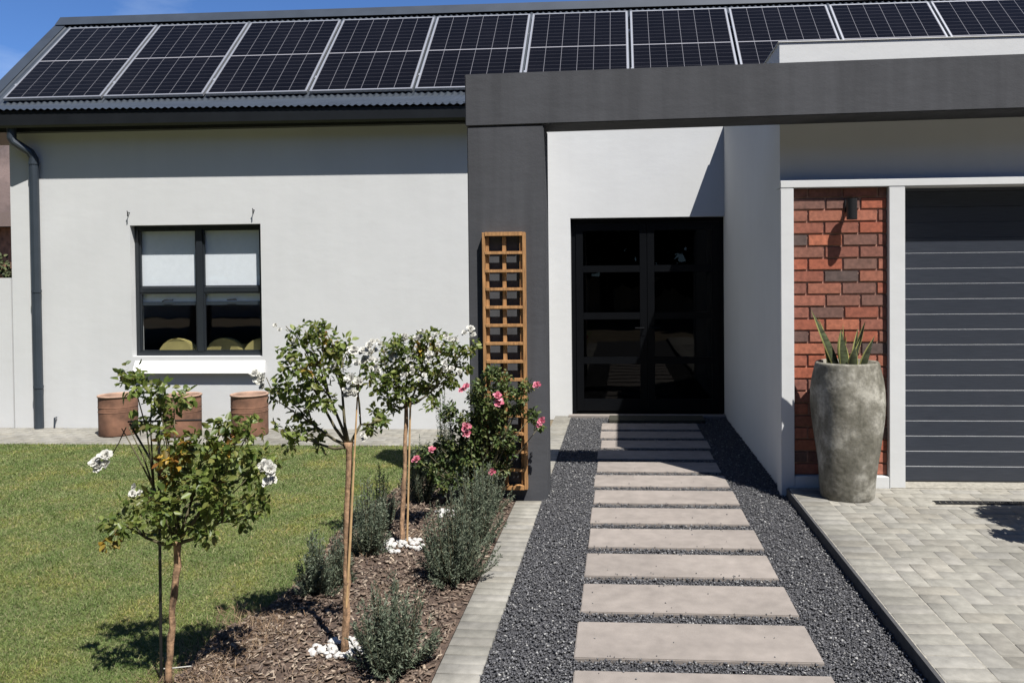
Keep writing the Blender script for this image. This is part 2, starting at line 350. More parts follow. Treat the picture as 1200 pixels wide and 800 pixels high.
# gravel stones: one mass
def stones(name, P, size, mat, squash=.7):
    n = len(P); base = np.array([(1,0,0),(0,1,0),(-1,0,0),(0,-1,0),(0,0,1),(0,0,-1),(.6,.6,.6),(-.6,.6,-.5)], float)[:6]
    Fb = np.array([(0,1,4),(1,2,4),(2,3,4),(3,0,4),(1,0,5),(2,1,5),(3,2,5),(0,3,5)])
    V = np.repeat(base[None], n, 0)*rng.uniform(.55, 1.25, (n, 6, 1)) + rng.normal(0, .18, (n, 6, 3))
    ax = rng.normal(size=(n, 3)); ax /= np.linalg.norm(ax, axis=1)[:, None]; an = rng.uniform(0, 6.28, n)
    c, s = np.cos(an), np.sin(an); K = np.zeros((n, 3, 3)); K[:,0,1] = -ax[:,2]; K[:,0,2] = ax[:,1]; K[:,1,0] = ax[:,2]; K[:,1,2] = -ax[:,0]; K[:,2,0] = -ax[:,1]; K[:,2,1] = ax[:,0]
    Rm = np.eye(3)[None] + s[:,None,None]*K + (1-c)[:,None,None]*(K@K)
    V = np.einsum('nij,nkj->nki', Rm, V)*size[:,None,None]; V[:,:,2] *= squash; V += P[:,None,:]
    F = (Fb[None]+(np.arange(n)*6)[:,None,None]).reshape(-1, 3)
    return npmesh(name, V.reshape(-1, 3), F, mat)
SL = [2.815+.455*k for k in range(-1, 13)]           # front edges of the slabs
SL = [y for y in SL if y < 8.5]
P = []
N = 95000
x = rng.uniform(-.575, 1.20, N); y = 2.6 + (9.0-2.6)*rng.uniform(0, 1, N)**1.15
keep = np.ones(N, bool)
for y0 in SL: keep &= ~((x > -.195) & (x < .825) & (y > y0+.004) & (y < y0+.346))
x, y = x[keep], y[keep]
P = np.stack([x, y, rng.uniform(-.010, .004, len(x))], 1)
tag(stones('gravel', P, rng.uniform(.0038, .0088, len(x)), M['gravel']), 'dark grey crushed stone gravel filling the path round the stepping slabs', 'gravel', kind='stuff')

n_ = 260; k_ = rng.integers(0, len(SL), n_); sx_ = rng.uniform(-.18, .80, n_); sy_ = np.array(SL)[k_]+np.where(rng.uniform(0, 1, n_) < .75, rng.choice([.008, .34], n_)+rng.normal(0, .012, n_), rng.uniform(.02, .33, n_))
tag(stones('gravel', np.stack([sx_, sy_, np.full(n_, .011)], 1), rng.uniform(.003, .006, n_), M['gravel']), 'stray dark gravel chips kicked onto the stepping slabs', 'gravel', kind='stuff')
# stepping slabs
ordn = ['first','second','third','fourth','fifth','sixth','seventh','eighth','ninth','tenth','eleventh','twelfth','thirteenth','fourteenth']
vis = 0
for y0 in SL:
    e = MB(); e.box(-.2+random.uniform(-.006, .006), .83+random.uniform(-.008, .008), y0, y0+.35, -.03, .008)
    o = e.build('stepping_slab', M['slab'], bevel=.004)
    o.rotation_euler = (0, 0, random.uniform(-.0015, .0015))
    if y0 > 2.8 :
        vis += 1
    lab = ('sandy grey slab cut by the bottom edge of the photo, nearest of the path' if vis <= 1 else
           '%s sandy grey stepping slab counted from the bottom of the photo towards the door' % ordn[vis-1])
    if y0 > 8.1: lab = 'sandy grey stepping slab in shade right in front of the doormat'
    tag(o, lab, 'paving slab', 'stepping slabs of the entrance path')
    if y0 < 2.8: bpy.data.objects.remove(o)
o = MB(); o.box(-.13, .93, 8.66, 8.98, .0, .035)
tag(o.build('doormat', M['doormat'], bevel=.006), 'dark flat doormat at the foot of the glazed front door', 'doormat')

# ------------------------------------------------------------------ the house
H = empty('house', (0, 8.28, 0), 'single storey pale grey plastered house with charcoal portal, dark glazed door and steep metal roof', 'house')
def hb(mb, name, mat, parent=None, **k):
    """build a part given in world coordinates under the house"""
    par = parent or H; o = mb.build(name, mat, par, **k)
    o.matrix_parent_inverse = Matrix.Identity(4)
    if par is H: o.location = (0, -8.28, 0)
    return o
# left wing wall with window opening
WX0, WX1, WZ0, WZ1 = -5.345, -3.875, .79, 2.225
b = MB(); y0, y1 = 8.28, 8.50
b.box(-6.71, WX0, y0, y1, -.04, 3.42); b.box(WX1, -.86, y0, y1, -.04, 3.42)
b.box(WX0, WX1, y0, y1, -.04, WZ0); b.box(WX0, WX1, y0, y1, WZ1, 3.42)
b.box(-.99, -.86, 8.501, 9.10, -.04, 3.60)
b.box(-6.71, -6.50, 8.50, 14.4, -.04, 3.42)
hb(b, 'wall', M['wall'])
b = MB(); b.add([(-6.71, 8.5, 3.42), (-6.71, 14.2, 3.42), (-6.71, 10.4, 5.0), (-6.71, 9.0, 3.62)], [(0, 1, 2, 3)]); b.box(-6.71, 7, 14.2, 14.4, -.04, 3.42)
hb(b, 'gable', M['wall'])
# entrance wall with door opening
DX0, DX1, DZ1 = -.565, 1.205, 2.30
b = MB(); b.box(-.99, DX0, 9.1005, 9.32, -.04, 3.66); b.box(DX1, 1.42, 9.10, 9.32, -.04, 3.66); b.box(DX0, DX1, 9.10, 9.32, DZ1, 3.66)
hb(b, 'entrance_wall', M['wall'])
# garage wing: side wall, upper wall, surround
b = MB(); b.box(1.205, 1.42, 5.98, 9.099, -.04, 3.345)
b.box(1.42, 6.6, 5.98, 6.2, 2.296, 3.345); b.box(6.4, 6.6, 5.98, 9.5, -.04, 3.345); b.box(1.42, 6.4, 8.8, 9.0, 2.5, 3.345)
hb(b, 'garage_wall', M['wall'])
b = MB(); b.box(1.195, 1.42, 5.972, 8.9, 3.346, 3.352); b.box(1.42, 6.6, 5.972, 6.2, 3.346, 3.352); hb(b, 'parapet_capping', M['white_wall'])
b = MB(); b.box(1.42, 6.4, 6.2, 8.8, 3.05, 3.12); hb(b, 'flat_roof', M['gutter'])
b = MB(); b.box(1.175, 1.27, 5.82, 5.979, -.03, 2.245); b.box(1.948, 2.062, 5.82, 5.979, .03, 2.245)
b.box(1.175, 6.6, 5.82, 5.979, 2.2455, 2.30); b.box(1.2702, 1.9478, 5.82, 5.979, .03, .14); b.box(1.42, 2.06, 5.9795, 6.2, -.03, 2.2955); b.box(4.62, 6.6, 5.82, 6.1, -.03, 2.245)
hb(b, 'garage_surround', M['wall'], bevel=.004)
# brick panel
b = MB(); b.box(1.271, 1.947, 5.876, 5.95, .1405, 2.2448); bp = hb(b, 'brick_panel', M['mortar'])
V = MB(); ch = .0885; z = .146; r_ = 0
while z < 2.20:
    x = 1.272 - (r_ % 2)*.125 - random.uniform(0, .02); 
    while x < 1.946:
        a, c = max(x, 1.273), min(x+.238, 1.9455)
        if c-a > .03:
            j = random.uniform(-.002, .002); V.box(a, c, 5.862+j, 5.90, z, min(z+ch-.012, 2.2435))
        x += .25
    z += ch; r_ += 1
o = V.build('brick', M['brick'], bp, bevel=.003); o['kind'] = 'stuff'
# garage door made of ribbed boards
gd = MB(); x0, x1, yd = 2.063, 4.618, 5.995
prof = []; z = .066; pitch = .1135
while z < 2.244:
    t_ = min(z+pitch, 2.25)
    prof += [(yd, z), (yd-.001, z+.002), (yd-.0045, t_-.004), (yd-.001, t_-.001)]; z += pitch
prof.append((yd+.01, 2.25))
vs = [(x0, y, z) for y, z in prof] + [(x1, y, z) for y, z in prof]; n_ = len(prof)
gd.add(vs, [(i, n_+i, n_+i+1, i+1) for i in range(n_-1)]); gdo = hb(gd, 'garage_door', M['garage'])
b = MB(); b.box(x0, x1, yd+.012, yd+.05, .066, 2.25); b.box(x0, x1, yd-.004, yd+.012, .0615, .072); b.build('bottom_seal', M['black'], gdo)
# interior shell behind the garage door is not needed: the door is solid
# portal: column and beam, charcoal plaster
b = MB(); b.box(-1.095, -.537, 5.65, 5.965, -.04, 2.706); hb(b, 'portal_column', M['dark_wall'], bevel=.006)
b = MB(); x0, x1 = -1.105, 6.6; k = .0108
def zb(x, z): return z+(x+1.1)*k
vs = []
for y in (5.642, 5.969):
    for (x, z) in ((x0, 2.708), (x1, 2.708), (x1, 3.082), (x0, 3.082)): vs.append((x, y, zb(x, z)))
b.add(vs, [(0,1,2,3),(7,6,5,4),(3,2,6,7),(0,4,5,1),(0,3,7,4),(1,5,6,2)]); hb(b, 'portal_beam', M['dark_wall'], bevel=.006)

# roof: shallow skirt over the left wing, then the steep slope, corrugated sheets
RX0, RX1 = -7.62, 7.2
def corr(X0, X1, prof, amp=.008, per=.076):
    nx = int((X1-X0)/per*8); xs = np.linspace(X0, X1, nx+1); V = []; F = []
    for (y, z, ny, nz_) in prof:
        h_ = amp*np.sin(2*PI*xs/per); V.append(np.stack([xs, y+h_*ny, z+h_*nz_], 1))
    V = np.concatenate(V); m_ = nx+1
    for j in range(len(prof)-1):
        i = np.arange(nx); F.append(np.stack([j*m_+i, j*m_+i+1, (j+1)*m_+i+1, (j+1)*m_+i], 1))
    return V, np.concatenate(F)
s2 = .7071
YB, ZB = 8.93, 3.715      # foot of the steep slope
RY, RZ = 10.40, 5.20
V1, F1 = corr(RX0, -.90, [(8.02, 3.47, -.27, .96), (YB, ZB, -.5, .85), (RY, RZ, -s2, s2)])
e_ = np.clip((V1[:,0]-RX0)/6.7, 0, 1); V1[:,2] -= .07*e_*(V1[:,1] < 8.2)
V2, F2 = corr(-.90, RX1, [(YB+.06, ZB+.06, -s2, s2), (RY, RZ, -s2, s2)])
V3, F3 = corr(RX0, RX1, [(RY, RZ, s2, s2), (15.0, 3.2, s2, s2)])
Vv = np.concatenate([V1, V2, V3]); Ff = np.concatenate([F1, F2+len(V1), F3+len(V1)+len(V2)])
Vv[:, 1] -= 8.28
roof = npmesh('roof', Vv, Ff, M['roof'], H, smooth=True)
b = MB(); b.add([(RX0-.01, 10.26, 5.105), (RX1, 10.26, 5.105), (RX1, 10.37, 5.245), (RX0-.01, 10.37, 5.245), (RX0-.01, 10.47, 5.245), (RX1, 10.47, 5.245), (RX0-.01, 10.62, 5.12), (RX1, 10.62, 5.12)], [(0,1,2,3),(3,2,5,4),(4,5,7,6)])
def rb(mb, name, mat, **kw):
    o = mb.build(name, mat, roof, **kw); o.location = (0, -8.28, 0); return o
rb(b, 'ridge_cap', M['roof'])
b = MB()   # verge flashing along the left rake
for (ya, za, yb_, zb_) in ((8.02, 3.49, YB, ZB+.02), (YB, ZB+.02, 10.40, 5.225)):
    b.add([(RX0-.03, ya, za), (RX0+.13, ya, za), (RX0+.13, yb_, zb_), (RX0-.03, yb_, zb_), (RX0-.03, ya, za-.16), (RX0-.03, yb_, zb_-.16)], [(0,1,2,3),(0,3,5,4)])
rb(b, 'verge_flashing', M['roof'])
b = MB(); b.box(RX0, -.905, 8.19, 8.278, 3.25, 3.43); b.box(-.86, 1.2, 8.975, 9.098, 3.64, 3.70); b.box(RX0, -6.712, 8.279, 8.95, 3.25, 3.50); b.add([(RX0, 8.20, 3.43), (-.905, 8.20, 3.43), (-.905, 8.20, 3.462), (RX0, 8.20, 3.515), (RX0, 8.27, 3.43), (-.905, 8.27, 3.43), (-.905, 8.27, 3.475), (RX0, 8.27, 3.53)], [(0,1,2,3),(7,6,5,4),(3,2,6,7),(0,4,5,1),(0,3,7,4),(1,5,6,2)]); rb(b, 'fascia', M['gutter'])
# gutter profile
g = MB(); prof = [(8.188, 3.448), (8.185, 3.30), (8.06, 3.275), (8.045, 3.30), (8.04, 3.455), (8.052, 3.46), (8.054, 3.31), (8.065, 3.29), (8.176, 3.31), (8.178, 3.448)]
n_ = len(prof); vs = [(RX0+.02, y, z) for y, z in prof]+[(-.905, y, z-(.075 if z > 3.4 else .03)) for y, z in prof]
g.add(vs, [(i, (i+1) % n_, n_+(i+1) % n_, n_+i) for i in range(n_)]+[tuple(range(n_))[::-1], tuple(range(n_, 2*n_))])
gut = rb(g, 'gutter', M['gutter'])
b = MB(); b.tube([(-6.55, 8.12, 3.28), (-6.55, 8.12, 3.17), (-6.53, 8.13, 3.13), (-6.41, 8.205, 3.03), (-6.385, 8.222, 2.97), (-6.385, 8.222, 1.5), (-6.385, 8.222, .0)], .046, 14)
for z in (2.9, 1.5, .45): b.tube([(-6.385, 8.222, z), (-6.385, 8.222, z+.03)], .051, 14)
o = hb(b, 'downpipe', M['pipe'], smooth=False)
b = MB(); b.tube([(-6.22, 8.27, .12), (-6.22, 8.24, .12), (-6.22, 8.235, .02)], .009, 8); hb(b, 'drain_spout', M['pipe'])
# window
win = hb(MB(), 'window', M['alu'])
bpy.data.objects.remove(win)
yf = 8.36
f = MB(); t = .045
f.box(WX0, WX1, yf, yf+.05, WZ1-t, WZ1); f.box(WX0, WX1, yf, yf+.05, WZ0, WZ0+t)
f.box(WX0, WX0+t, yf, yf+.05, WZ0+t, WZ1-t); f.box(WX1-t, WX1, yf, yf+.05, WZ0+t, WZ1-t)
mxx = (WX0+WX1)/2; f.box(mxx-.036, mxx+.036, yf-.004, yf+.05, WZ0+t, WZ1-t)
f.box(WX0+t, mxx-.036, yf+.010, yf+.045, 1.487, 1.545); f.box(mxx+.036, WX1-t, yf+.010, yf+.045, 1.487, 1.545)
win = hb(f, 'window', M['alu'], bevel=.003)
for (xa, xb) in ((WX0+t, mxx-.036), (mxx+.036, WX1-t)):
    b = MB(); s_ = .016
    for (za, zb_) in ((1.545, WZ1-t), (WZ0+t, 1.487)):
        c = MB(); c.box(xa+.001, xb-.001, yf+.015, yf+.035, zb_-s_, zb_-.001); c.box(xa+.001, xb-.001, yf+.015, yf+.035, za+.001, za+s_)
        c.box(xa+.001, xa+s_, yf+.012, yf+.035, za+s_, zb_-s_); c.box(xb-s_, xb-.001, yf+.012, yf+.035, za+s_, zb_-s_)
        c.build('sash', M['alu'], win)
        p_ = MB(); p_.add([(xa+s_, yf+.022, za+s_), (xb-s_, yf+.022, za+s_), (xb-s_, yf+.022, zb_-s_), (xa+s_, yf+.022, zb_-s_)], [(0,1,2,3)]); p_.build('pane', M['glass'], win)
    bl = MB(); bl.add([(xa-.02, yf+.058, 1.385), (xb+.02, yf+.058, 1.385), (xb+.02, yf+.058, WZ1+.05), (xa-.02, yf+.058, WZ1+.05)], [(0,1,2,3)])
    bo = bl.build('roller_blind', M['blind'], win)
    r2_ = MB(); r2_.box(xa-.001, xb+.001, yf+.037, yf+.055, 1.345, 1.386); r2_.build('hem_bar', M['pipe'], bo)
    hd = MB(); xm = (xa+xb)/2; sg = 1 if xa > mxx else -1
    hd.box(xm-.05, xm+.05, yf-.003, yf+.014, 1.395, 1.412)
    hd.tube([(xm-.05*sg, yf-.012, 1.404), (xm+.01*sg, yf-.02, 1.41), (xm+.055*sg, yf-.022, 1.402+.012*sg)], .007, 6)
    hd.build('window_handle', M['alu'], win)
b = MB()
b.add([(WX0+.035, 8.222, .612), (WX1+.03, 8.222, .612), (WX1+.03, 8.228, .64), (WX0+.035, 8.228, .64), (WX0+.035, 8.30, .785), (WX1+.03, 8.30, .785), (WX0+.035, 8.30, .612), (WX1+.03, 8.30, .612)],
      [(0,1,2,3), (3,2,5,4), (6,7,1,0), (0,3,4,6), (1,7,5,2), (4,5,7,6)])
b.box(WX0+.036, WX1-.001, 8.3005, 8.37, .765, .784)
hb(b, 'window_sill', M['sill'])
# dim rooms behind the glass
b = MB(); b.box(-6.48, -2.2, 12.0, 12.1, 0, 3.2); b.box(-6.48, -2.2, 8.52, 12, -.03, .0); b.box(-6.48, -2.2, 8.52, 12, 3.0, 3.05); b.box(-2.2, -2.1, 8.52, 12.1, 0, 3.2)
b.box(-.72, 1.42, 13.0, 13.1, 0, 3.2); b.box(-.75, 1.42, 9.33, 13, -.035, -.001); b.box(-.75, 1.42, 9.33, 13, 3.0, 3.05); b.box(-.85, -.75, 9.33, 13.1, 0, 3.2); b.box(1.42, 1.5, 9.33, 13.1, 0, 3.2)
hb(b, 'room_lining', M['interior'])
# front door
dy = 9.19; f = MB(); t = .055
f.box(DX0, DX1, dy, dy+.07, DZ1-t, DZ1); f.box(DX0, DX0+t, dy, dy+.07, .02, DZ1-t); f.box(DX1-t, DX1, dy, dy+.07, .02, DZ1-t); f.box(DX0+t, DX1-t, dy, dy+.07, .022, .05)
fd = hb(f, 'front_door', M['door'], bevel=.003)
mxd = (DX0+DX1)/2
for (xa, xb, hs) in ((DX0+t, mxd, 1), (mxd, DX1-t, -1)):
    l_ = MB(); st = .085; rails = [(.052, .19), (.60, .68), (1.12, 1.20), (1.67, 1.75), (2.155, 2.243)]
    l_.box(xa+.002, xa+st, dy-.012, dy+.04, .052, 2.243); l_.box(xb-st, xb-.002, dy-.012, dy+.04, .052, 2.243)
    for (za, zc) in rails: l_.box(xa+st, xb-st, dy-.010, dy+.038, za, zc)
    lf = l_.build('door_leaf', M['door'], fd, bevel=.002)
    for i in range(4):
        za, zc = rails[i][1], rails[i+1][0]
        p_ = MB(); p_.add([(xa+st, dy+.012, za), (xb-st, dy+.012, za), (xb-st, dy+.012, zc), (xa+st, dy+.012, zc)], [(0,1,2,3)]); p_.build('pane', M['tint_glass'], lf)
    hx = xb-.045 if hs == 1 else xa+.045
    hd = MB(); hd.tube([(hx, dy-.012, 1.02), (hx, dy-.055, 1.02), (hx-.10*hs, dy-.058, 1.02)], .009, 8); hd.box(hx-.02, hx+.02, dy-.018, dy-.0125, .93, 1.08); hd.build('door_handle', M['door'], lf)

# ------------------------------------------------------------------ solar panels
PB = Vector((0, 8.95, 3.805)); PT = Vector((0, 10.13, 5.015)); d = (PT-PB); Lp = d.length; tilt = math.atan2(d.z, d.y)
def make_panel():
    W_, L_, T = 1.215, 1.69, .035
    e = bpy.data.objects.new('solar_panel', None); scene.collection.objects.link(e); e.empty_display_size = .1
    b = MB(); b.add([(-W_/2+.02, .02, -.002), (W_/2-.02, .02, -.002), (W_/2-.02, L_-.02, -.002), (-W_/2+.02, L_-.02, -.002)], [(0,1,2,3)])
    b.build('cell_sheet', M['solar'], e)
    f = MB(); f.box(-W_/2, W_/2, 0, .022, -T, 0); f.box(-W_/2, W_/2, L_-.022, L_, -T, 0); f.box(-W_/2, -W_/2+.022, .022, L_-.022, -T, 0); f.box(W_/2-.022, W_/2, .022, L_-.022, -T, 0)
    f.build('frame', M['silver'], e, bevel=.0015)
    c = MB(); 
    for yy in (.3,): c.box(-W_/2-.009, -W_/2+.006, yy-.02, yy+.02, -T, .004)
    c.build('clamp', M['silver'], e)
    return e
def copy_tree(o, parent=None):
    c = o.copy(); scene.collection.objects.link(c); c.parent = parent
    for chd in list(o.children): copy_tree(chd, c)
    return c
p0 = make_panel()
for i in range(11):
    p_ = p0 if i == 0 else copy_tree(p0)
    p_.location = (-6.717+1.2475*i, 8.95, 3.805); p_.rotation_euler = (tilt, 0, 0)
    where = ('leftmost solar panel at the left end of the roof row' if i == 0 else
             'rightmost visible solar panel, cut by the right edge of the photo' if i == 9 else
             'black solar panel beyond the right edge of the photo, last of the roof row' if i == 10 else
             '%s solar panel from the left end of the roof row' % ordn[i])
    if i == 4: where = 'fifth solar panel from the left, half above the charcoal beam'
    tag(p_, where, 'solar panel', 'solar panels in a row on the metal roof')
ra = MB()
for s_ in (.38, 1.32):
    y = 8.95+math.cos(tilt)*s_; z = 3.805+math.sin(tilt)*s_
    ra.box(-7.36, 7.1, y-.02+.035, y+.02+.035, z-.085, z-.045)
o = hb(ra, 'mounting_rail', M['steel']); 

# ------------------------------------------------------------------ wall lamp, hooks, drain
e = empty('wall_lamp', (1.665, 5.862, 2.045), 'black cylindrical wall lamp high on the red brick panel', 'lamp')
b = MB(); b.lathe([(0, .0), (.034, .0), (.037, .004), (.037, .15), (.032, .15), (.032, .14), (0, .14)], 20, (0, -.11, -.04)); b.build('lamp_body', M['black'], e, smooth=False)
b = MB(); b.box(-.022, .022, -.012, .0, .02, .11); b.box(-.012, .012, -.08, -.012, .055, .075); b.build('wall_bracket', M['black'], e)
for (x, z, lb) in ((-5.345, 2.345, 'small dark hook in the plaster above the left corner of the window'), (-3.94, 2.352, 'small dark hook in the plaster above the right corner of the window')):
    b = MB(); b.tube([(x, 8.28, z+.02), (x, 8.245, z+.02), (x, 8.235, z+.035)], .005, 6); b.tube([(x, 8.245, z+.02), (x, 8.245, z-.025)], .006, 6)
    tag(b.build('wall_hook', M['black']), lb, 'hook', 'hooks above the window')
b = MB()
for i in range(60):
    x = 2.13+i*.04; b.box(x, x+.026, 5.425, 5.475, .052, .064)
b.box(2.12, 4.6, 5.415, 5.425, .05, .0645); b.box(2.12, 4.6, 5.475, 5.485, .05, .0645)
e = empty('channel_drain', (2.12, 5.45, .05), 'slotted black channel drain set in the paving before the garage door', 'drain')
o = b.build('grate', M['black'], e); o.matrix_parent_inverse = Matrix.Translation((-2.12, -5.45, -.05))

# chairs inside the dining room
def inner_chair(x, y, lab):
    e = empty('dining_chair', (x, y, 0), lab, 'chair', 'dining chairs behind the window')
    b = MB(); pts = [(.26*math.cos(a)*(1 if abs(math.cos(a)) > .01 else 1), .0, .50+.47*max(0, math.sin(a))**.6) for a in np.linspace(0, PI, 15)]
    n_ = len(pts); vs = [(p[0]*1.05, -.02+.03*abs(p[0])/.2, p[2]) for p in pts]+[(p[0]*1.05, .05+.03*abs(p[0])/.2, p[2]) for p in pts]
    b.add(vs, [tuple(range(n_))[::-1], tuple(range(n_, 2*n_))]+[(i, (i+1) % n_, n_+(i+1) % n_, n_+i) for i in range(n_)])
    b.build('backrest', M['chair'], e, bevel=.01)
    b = MB(); b.box(-.22, .22, .06, .5, .42, .50); b.build('seat', M['chair'], e, bevel=.02)
    for sx in (-.2, .2):
        for sy in (.04, .46):
            b = MB(); b.tube([(sx, sy, 0), (sx*.95, sy, .42)], [.012, .018], 8); b.build('leg', M['black'], e)
inner_chair(-4.98, 8.535, 'olive upholstered chair back seen through the left half of the window')
inner_chair(-4.47, 8.60, 'olive chair back mostly hidden by the middle post of the window')
inner_chair(-3.99, 8.535, 'olive upholstered chair back seen through the right corner of the window')

# ------------------------------------------------------------------ terracotta pots under the window
def terra(px, lab, h_=.42, r=.185):
    c = at(px, 500, 7.93); e = empty('terracotta_pot', (c.x, 7.93, .006), lab, 'flowerpot', 'terracotta pots under the window')
    b = MB(); b.lathe([(0, 0), (r*.97, 0), (r*1.0, .015), (r*1.0, .15), (r*1.005, h_-.05), (r*1.0, h_-.018)], 36)
    b.build('pot_body', M['terracotta'], e, smooth=True)
    b = MB(); b.lathe([(r*1.0, h_-.018), (r*1.045, h_-.016), (r*1.05, h_-.004), (r*1.03, h_), (r*.93, h_), (r*.91, h_-.01), (r*.91, h_-.06)], 36); b.build('rim', M['terrarim'], e, smooth=True)
    b = MB(); b.lathe([(r*.91, h_-.06), (0, h_-.05)], 36); b.build('soil', M['soil'], e)
    for z in (.25, .30):
        b = MB(); b.lathe([(r*1.0, z-.006), (r*1.022, z), (r*1.0, z+.006)], 36); b.build('band', M['terracotta'], e, smooth=True)
terra(139, 'weathered terracotta pot nearest the downpipe, left of the three')
terra(214, 'weathered terracotta pot in the middle, below the left half of the window')
terra(293, 'weathered terracotta pot below the right corner of the white sill', .43, .182)

# ------------------------------------------------------------------ tall concrete vase with snake plant
e = empty('tall_vase', (1.585, 5.60, .06), 'tall mottled concrete vase with a soft twist, standing before the brick panel', 'planter')
b = MB(); n_ = 64; prof = [(.186, 0), (.192, .03), (.206, .2), (.221, .40), (.232, .56), (.236, .66), (.234, .75), (.227, .83), (.217, .90), (.218, .93), (.210, .945), (.19, .94), (.18, .88), (0, .87)]
# finer profile
fine = []
for i in range(len(prof)-1):
    k_ = 6 if i < 8 else 1
    for j in range(k_): u = j/k_; fine.append((prof[i][0]*(1-u)+prof[i+1][0]*u, prof[i][1]*(1-u)+prof[i+1][1]*u))
fine.append(prof[-1]); vs = []
for (r, z) in fine:
    tw = 1.15*z-.45; am = (.30+.70*math.sin(min(1, z/.93)*PI)**.5 if z < .93 else .30)
    for k in range(n_):
        a = 2*PI*k/n_; q4 = (abs(math.cos(a-tw))**3.6+abs(math.sin(a-tw))**3.6)**(-1/3.6)-1; rr = r*(.95+am*q4*.85)
        vs.append((rr*math.cos(a), rr*math.sin(a), z))
fs = [(i*n_+k, i*n_+(k+1) % n_, (i+1)*n_+(k+1) % n_, (i+1)*n_+k) for i in range(len(fine)-1) for k in range(n_)]
b.add(vs, fs); b.build('vase_body', M['potc'], e, smooth=True)
b = MB(); b.lathe([(.2, 0), (0, .004)], 32, (0, 0, .882)); b.build('soil', M['soil'], e)
# snake plant
e = empty('snake_plant', (1.585, 5.60, .93), 'snake plant with yellow edged sword leaves in the tall concrete vase', 'plant')
def sword(x, y, lean, h_, wd, curl):
    h_ *= 1.12
    b = MB(); N_ = 10; vs = []; fs = []; ms = []
    a = math.atan2(lean[1], lean[0]) if lean != (0, 0) else 0
    for i in range(N_+1):
        u = i/N_; c = Vector((x+lean[0]*h_*(u**1.3), y+lean[1]*h_*(u**1.3), -.03+h_*u)); wv = 1.75*wd*(math.sin(min(1, (u*.85+.22))*PI*.62)**.9)*(1-u**5)*(1-.5*u**2)
        th = curl+u*.7
        for q, dp in ((-1, .25), (-.82, .05), (0, -.12), (.82, .05), (1, .25)):
            vs.append(c+Vector((math.cos(th)*q*wv, math.sin(th)*q*wv, 0))+Vector((-math.sin(th), math.cos(th), 0))*dp*wv)
    for i in range(N_):
        for k in range(4): fs.append((i*5+k, i*5+k+1, (i+1)*5+k+1, (i+1)*5+k)); ms.append(1 if k in (0, 3) else 0)
    b.v = [tuple(v) for v in vs]; b.f = fs; b.m = ms
    b.build('leaf', [M['snake'], M['snake_edge']], e, smooth=True)
for args in [(-.06, -.02, (-.42, -.05), .42, .026, .2), (-.05, .03, (-.32, .1), .37, .024, .9), (-.02, -.05, (-.12, -.05), .30, .028, .1), (.0, .04, (-.10, .1), .27, .026, -.5), (.03, -.03, (.16, -.1), .24, .026, .4),
             (.05, .02, (.22, .02), .345, .024, 1.3), (.09, -.02, (.30, -.1), .26, .024, .1), (.02, -.06, (.02, -.2), .20, .024, -.3), (.10, .03, (.35, .15), .20, .022, .6), (-.02, .0, (.05, .0), .26, .022, 1.0), (-.09, .02, (-.25, .0), .24, .02, .3), (.06, .05, (.12, .1), .30, .02, .2), (.0, .06, (.0, .1), .33, .02, .8)]: sword(*args)

# ------------------------------------------------------------------ trellis
TX0, TX1, TZ0, TZ1, TY = -.985, -.672, .085, 1.937, 5.605
e = empty('trellis', (-.83, TY, TZ0), 'narrow orange brown timber trellis leaning flat on the charcoal column', 'trellis')
def eb(mb, name, mat, par, **k):
    o = mb.build(name, mat, par, **k); o.location = -Vector(par.location); return o
for xa in (TX0, TX1-.022):
    b = MB(); b.box(xa, xa+.022, TY-.012, TY+.042, TZ0, TZ1); eb(b, 'side_rail', M['timber'], e, bevel=.002)
    q = xa+.0225 if xa == TX0 else xa-.0235
    b = MB(); b.box(q, q+.023, TY+.012, TY+.036, TZ0+.03, TZ1-.03); eb(b, 'batten', M['timber'], e, bevel=.002)
xm = (TX0+TX1)/2; b = MB(); b.box(xm-.014, xm+.014, TY+.012, TY+.036, TZ0+.03, TZ1-.03); eb(b, 'batten', M['timber'], e, bevel=.002)
nr = 15
for i in range(nr):
    z = TZ0+.0+(TZ1-.028-TZ0)*i/(nr-1); th = .03 if i in (0, nr-1) else .022
    b = MB(); b.box(TX0+.0225, TX1-.0225, TY-.016, TY+.0115, z, z+th) if 0 < i < nr-1 else b.box(TX0+.0225, TX1-.0225, TY-.018, TY+.0445, z+(0.0 if i == 0 else .002)-.001, z+th)
    eb(b, 'crossbar', M['timber'], e, bevel=.002)

# ------------------------------------------------------------------ foliage tools
def leaves_np(C, size, dirn=None, width=.5, fold=.25, flat=.6):
    """C (n,3) base points; returns V,F of folded six point leaves"""
    n = len(C)
    d = rng.normal(size=(n, 3)) if dirn is None else dirn + rng.normal(0, .35, (n, 3))
    d[:, 2] -= .15; d /= np.linalg.norm(d, axis=1)[:, None]
    upv = rng.normal(0, flat, (n, 3)); upv[:, 2] += 1
    s = np.cross(d, upv); s /= np.linalg.norm(s, axis=1)[:, None]; nn_ = np.cross(s, d)
    L = size[:, None]; Wd = L*width*.5
    pts = [C, C+d*L*.33-s*Wd*.95+nn_*Wd*fold, C+d*L*.7-s*Wd*.75+nn_*Wd*fold*.8-nn_*L*.05, C+d*L-nn_*L*.15, C+d*L*.7+s*Wd*.75+nn_*Wd*fold*.8-nn_*L*.05, C+d*L*.33+s*Wd*.95+nn_*Wd*fold]
    V = np.stack(pts, 1).reshape(-1, 3); b_ = (np.arange(n)*6)[:, None]
    F = np.concatenate([b_+np.array([[0, 3, 2, 1]]), b_+np.array([[0, 5, 4, 3]])])
    return V, F
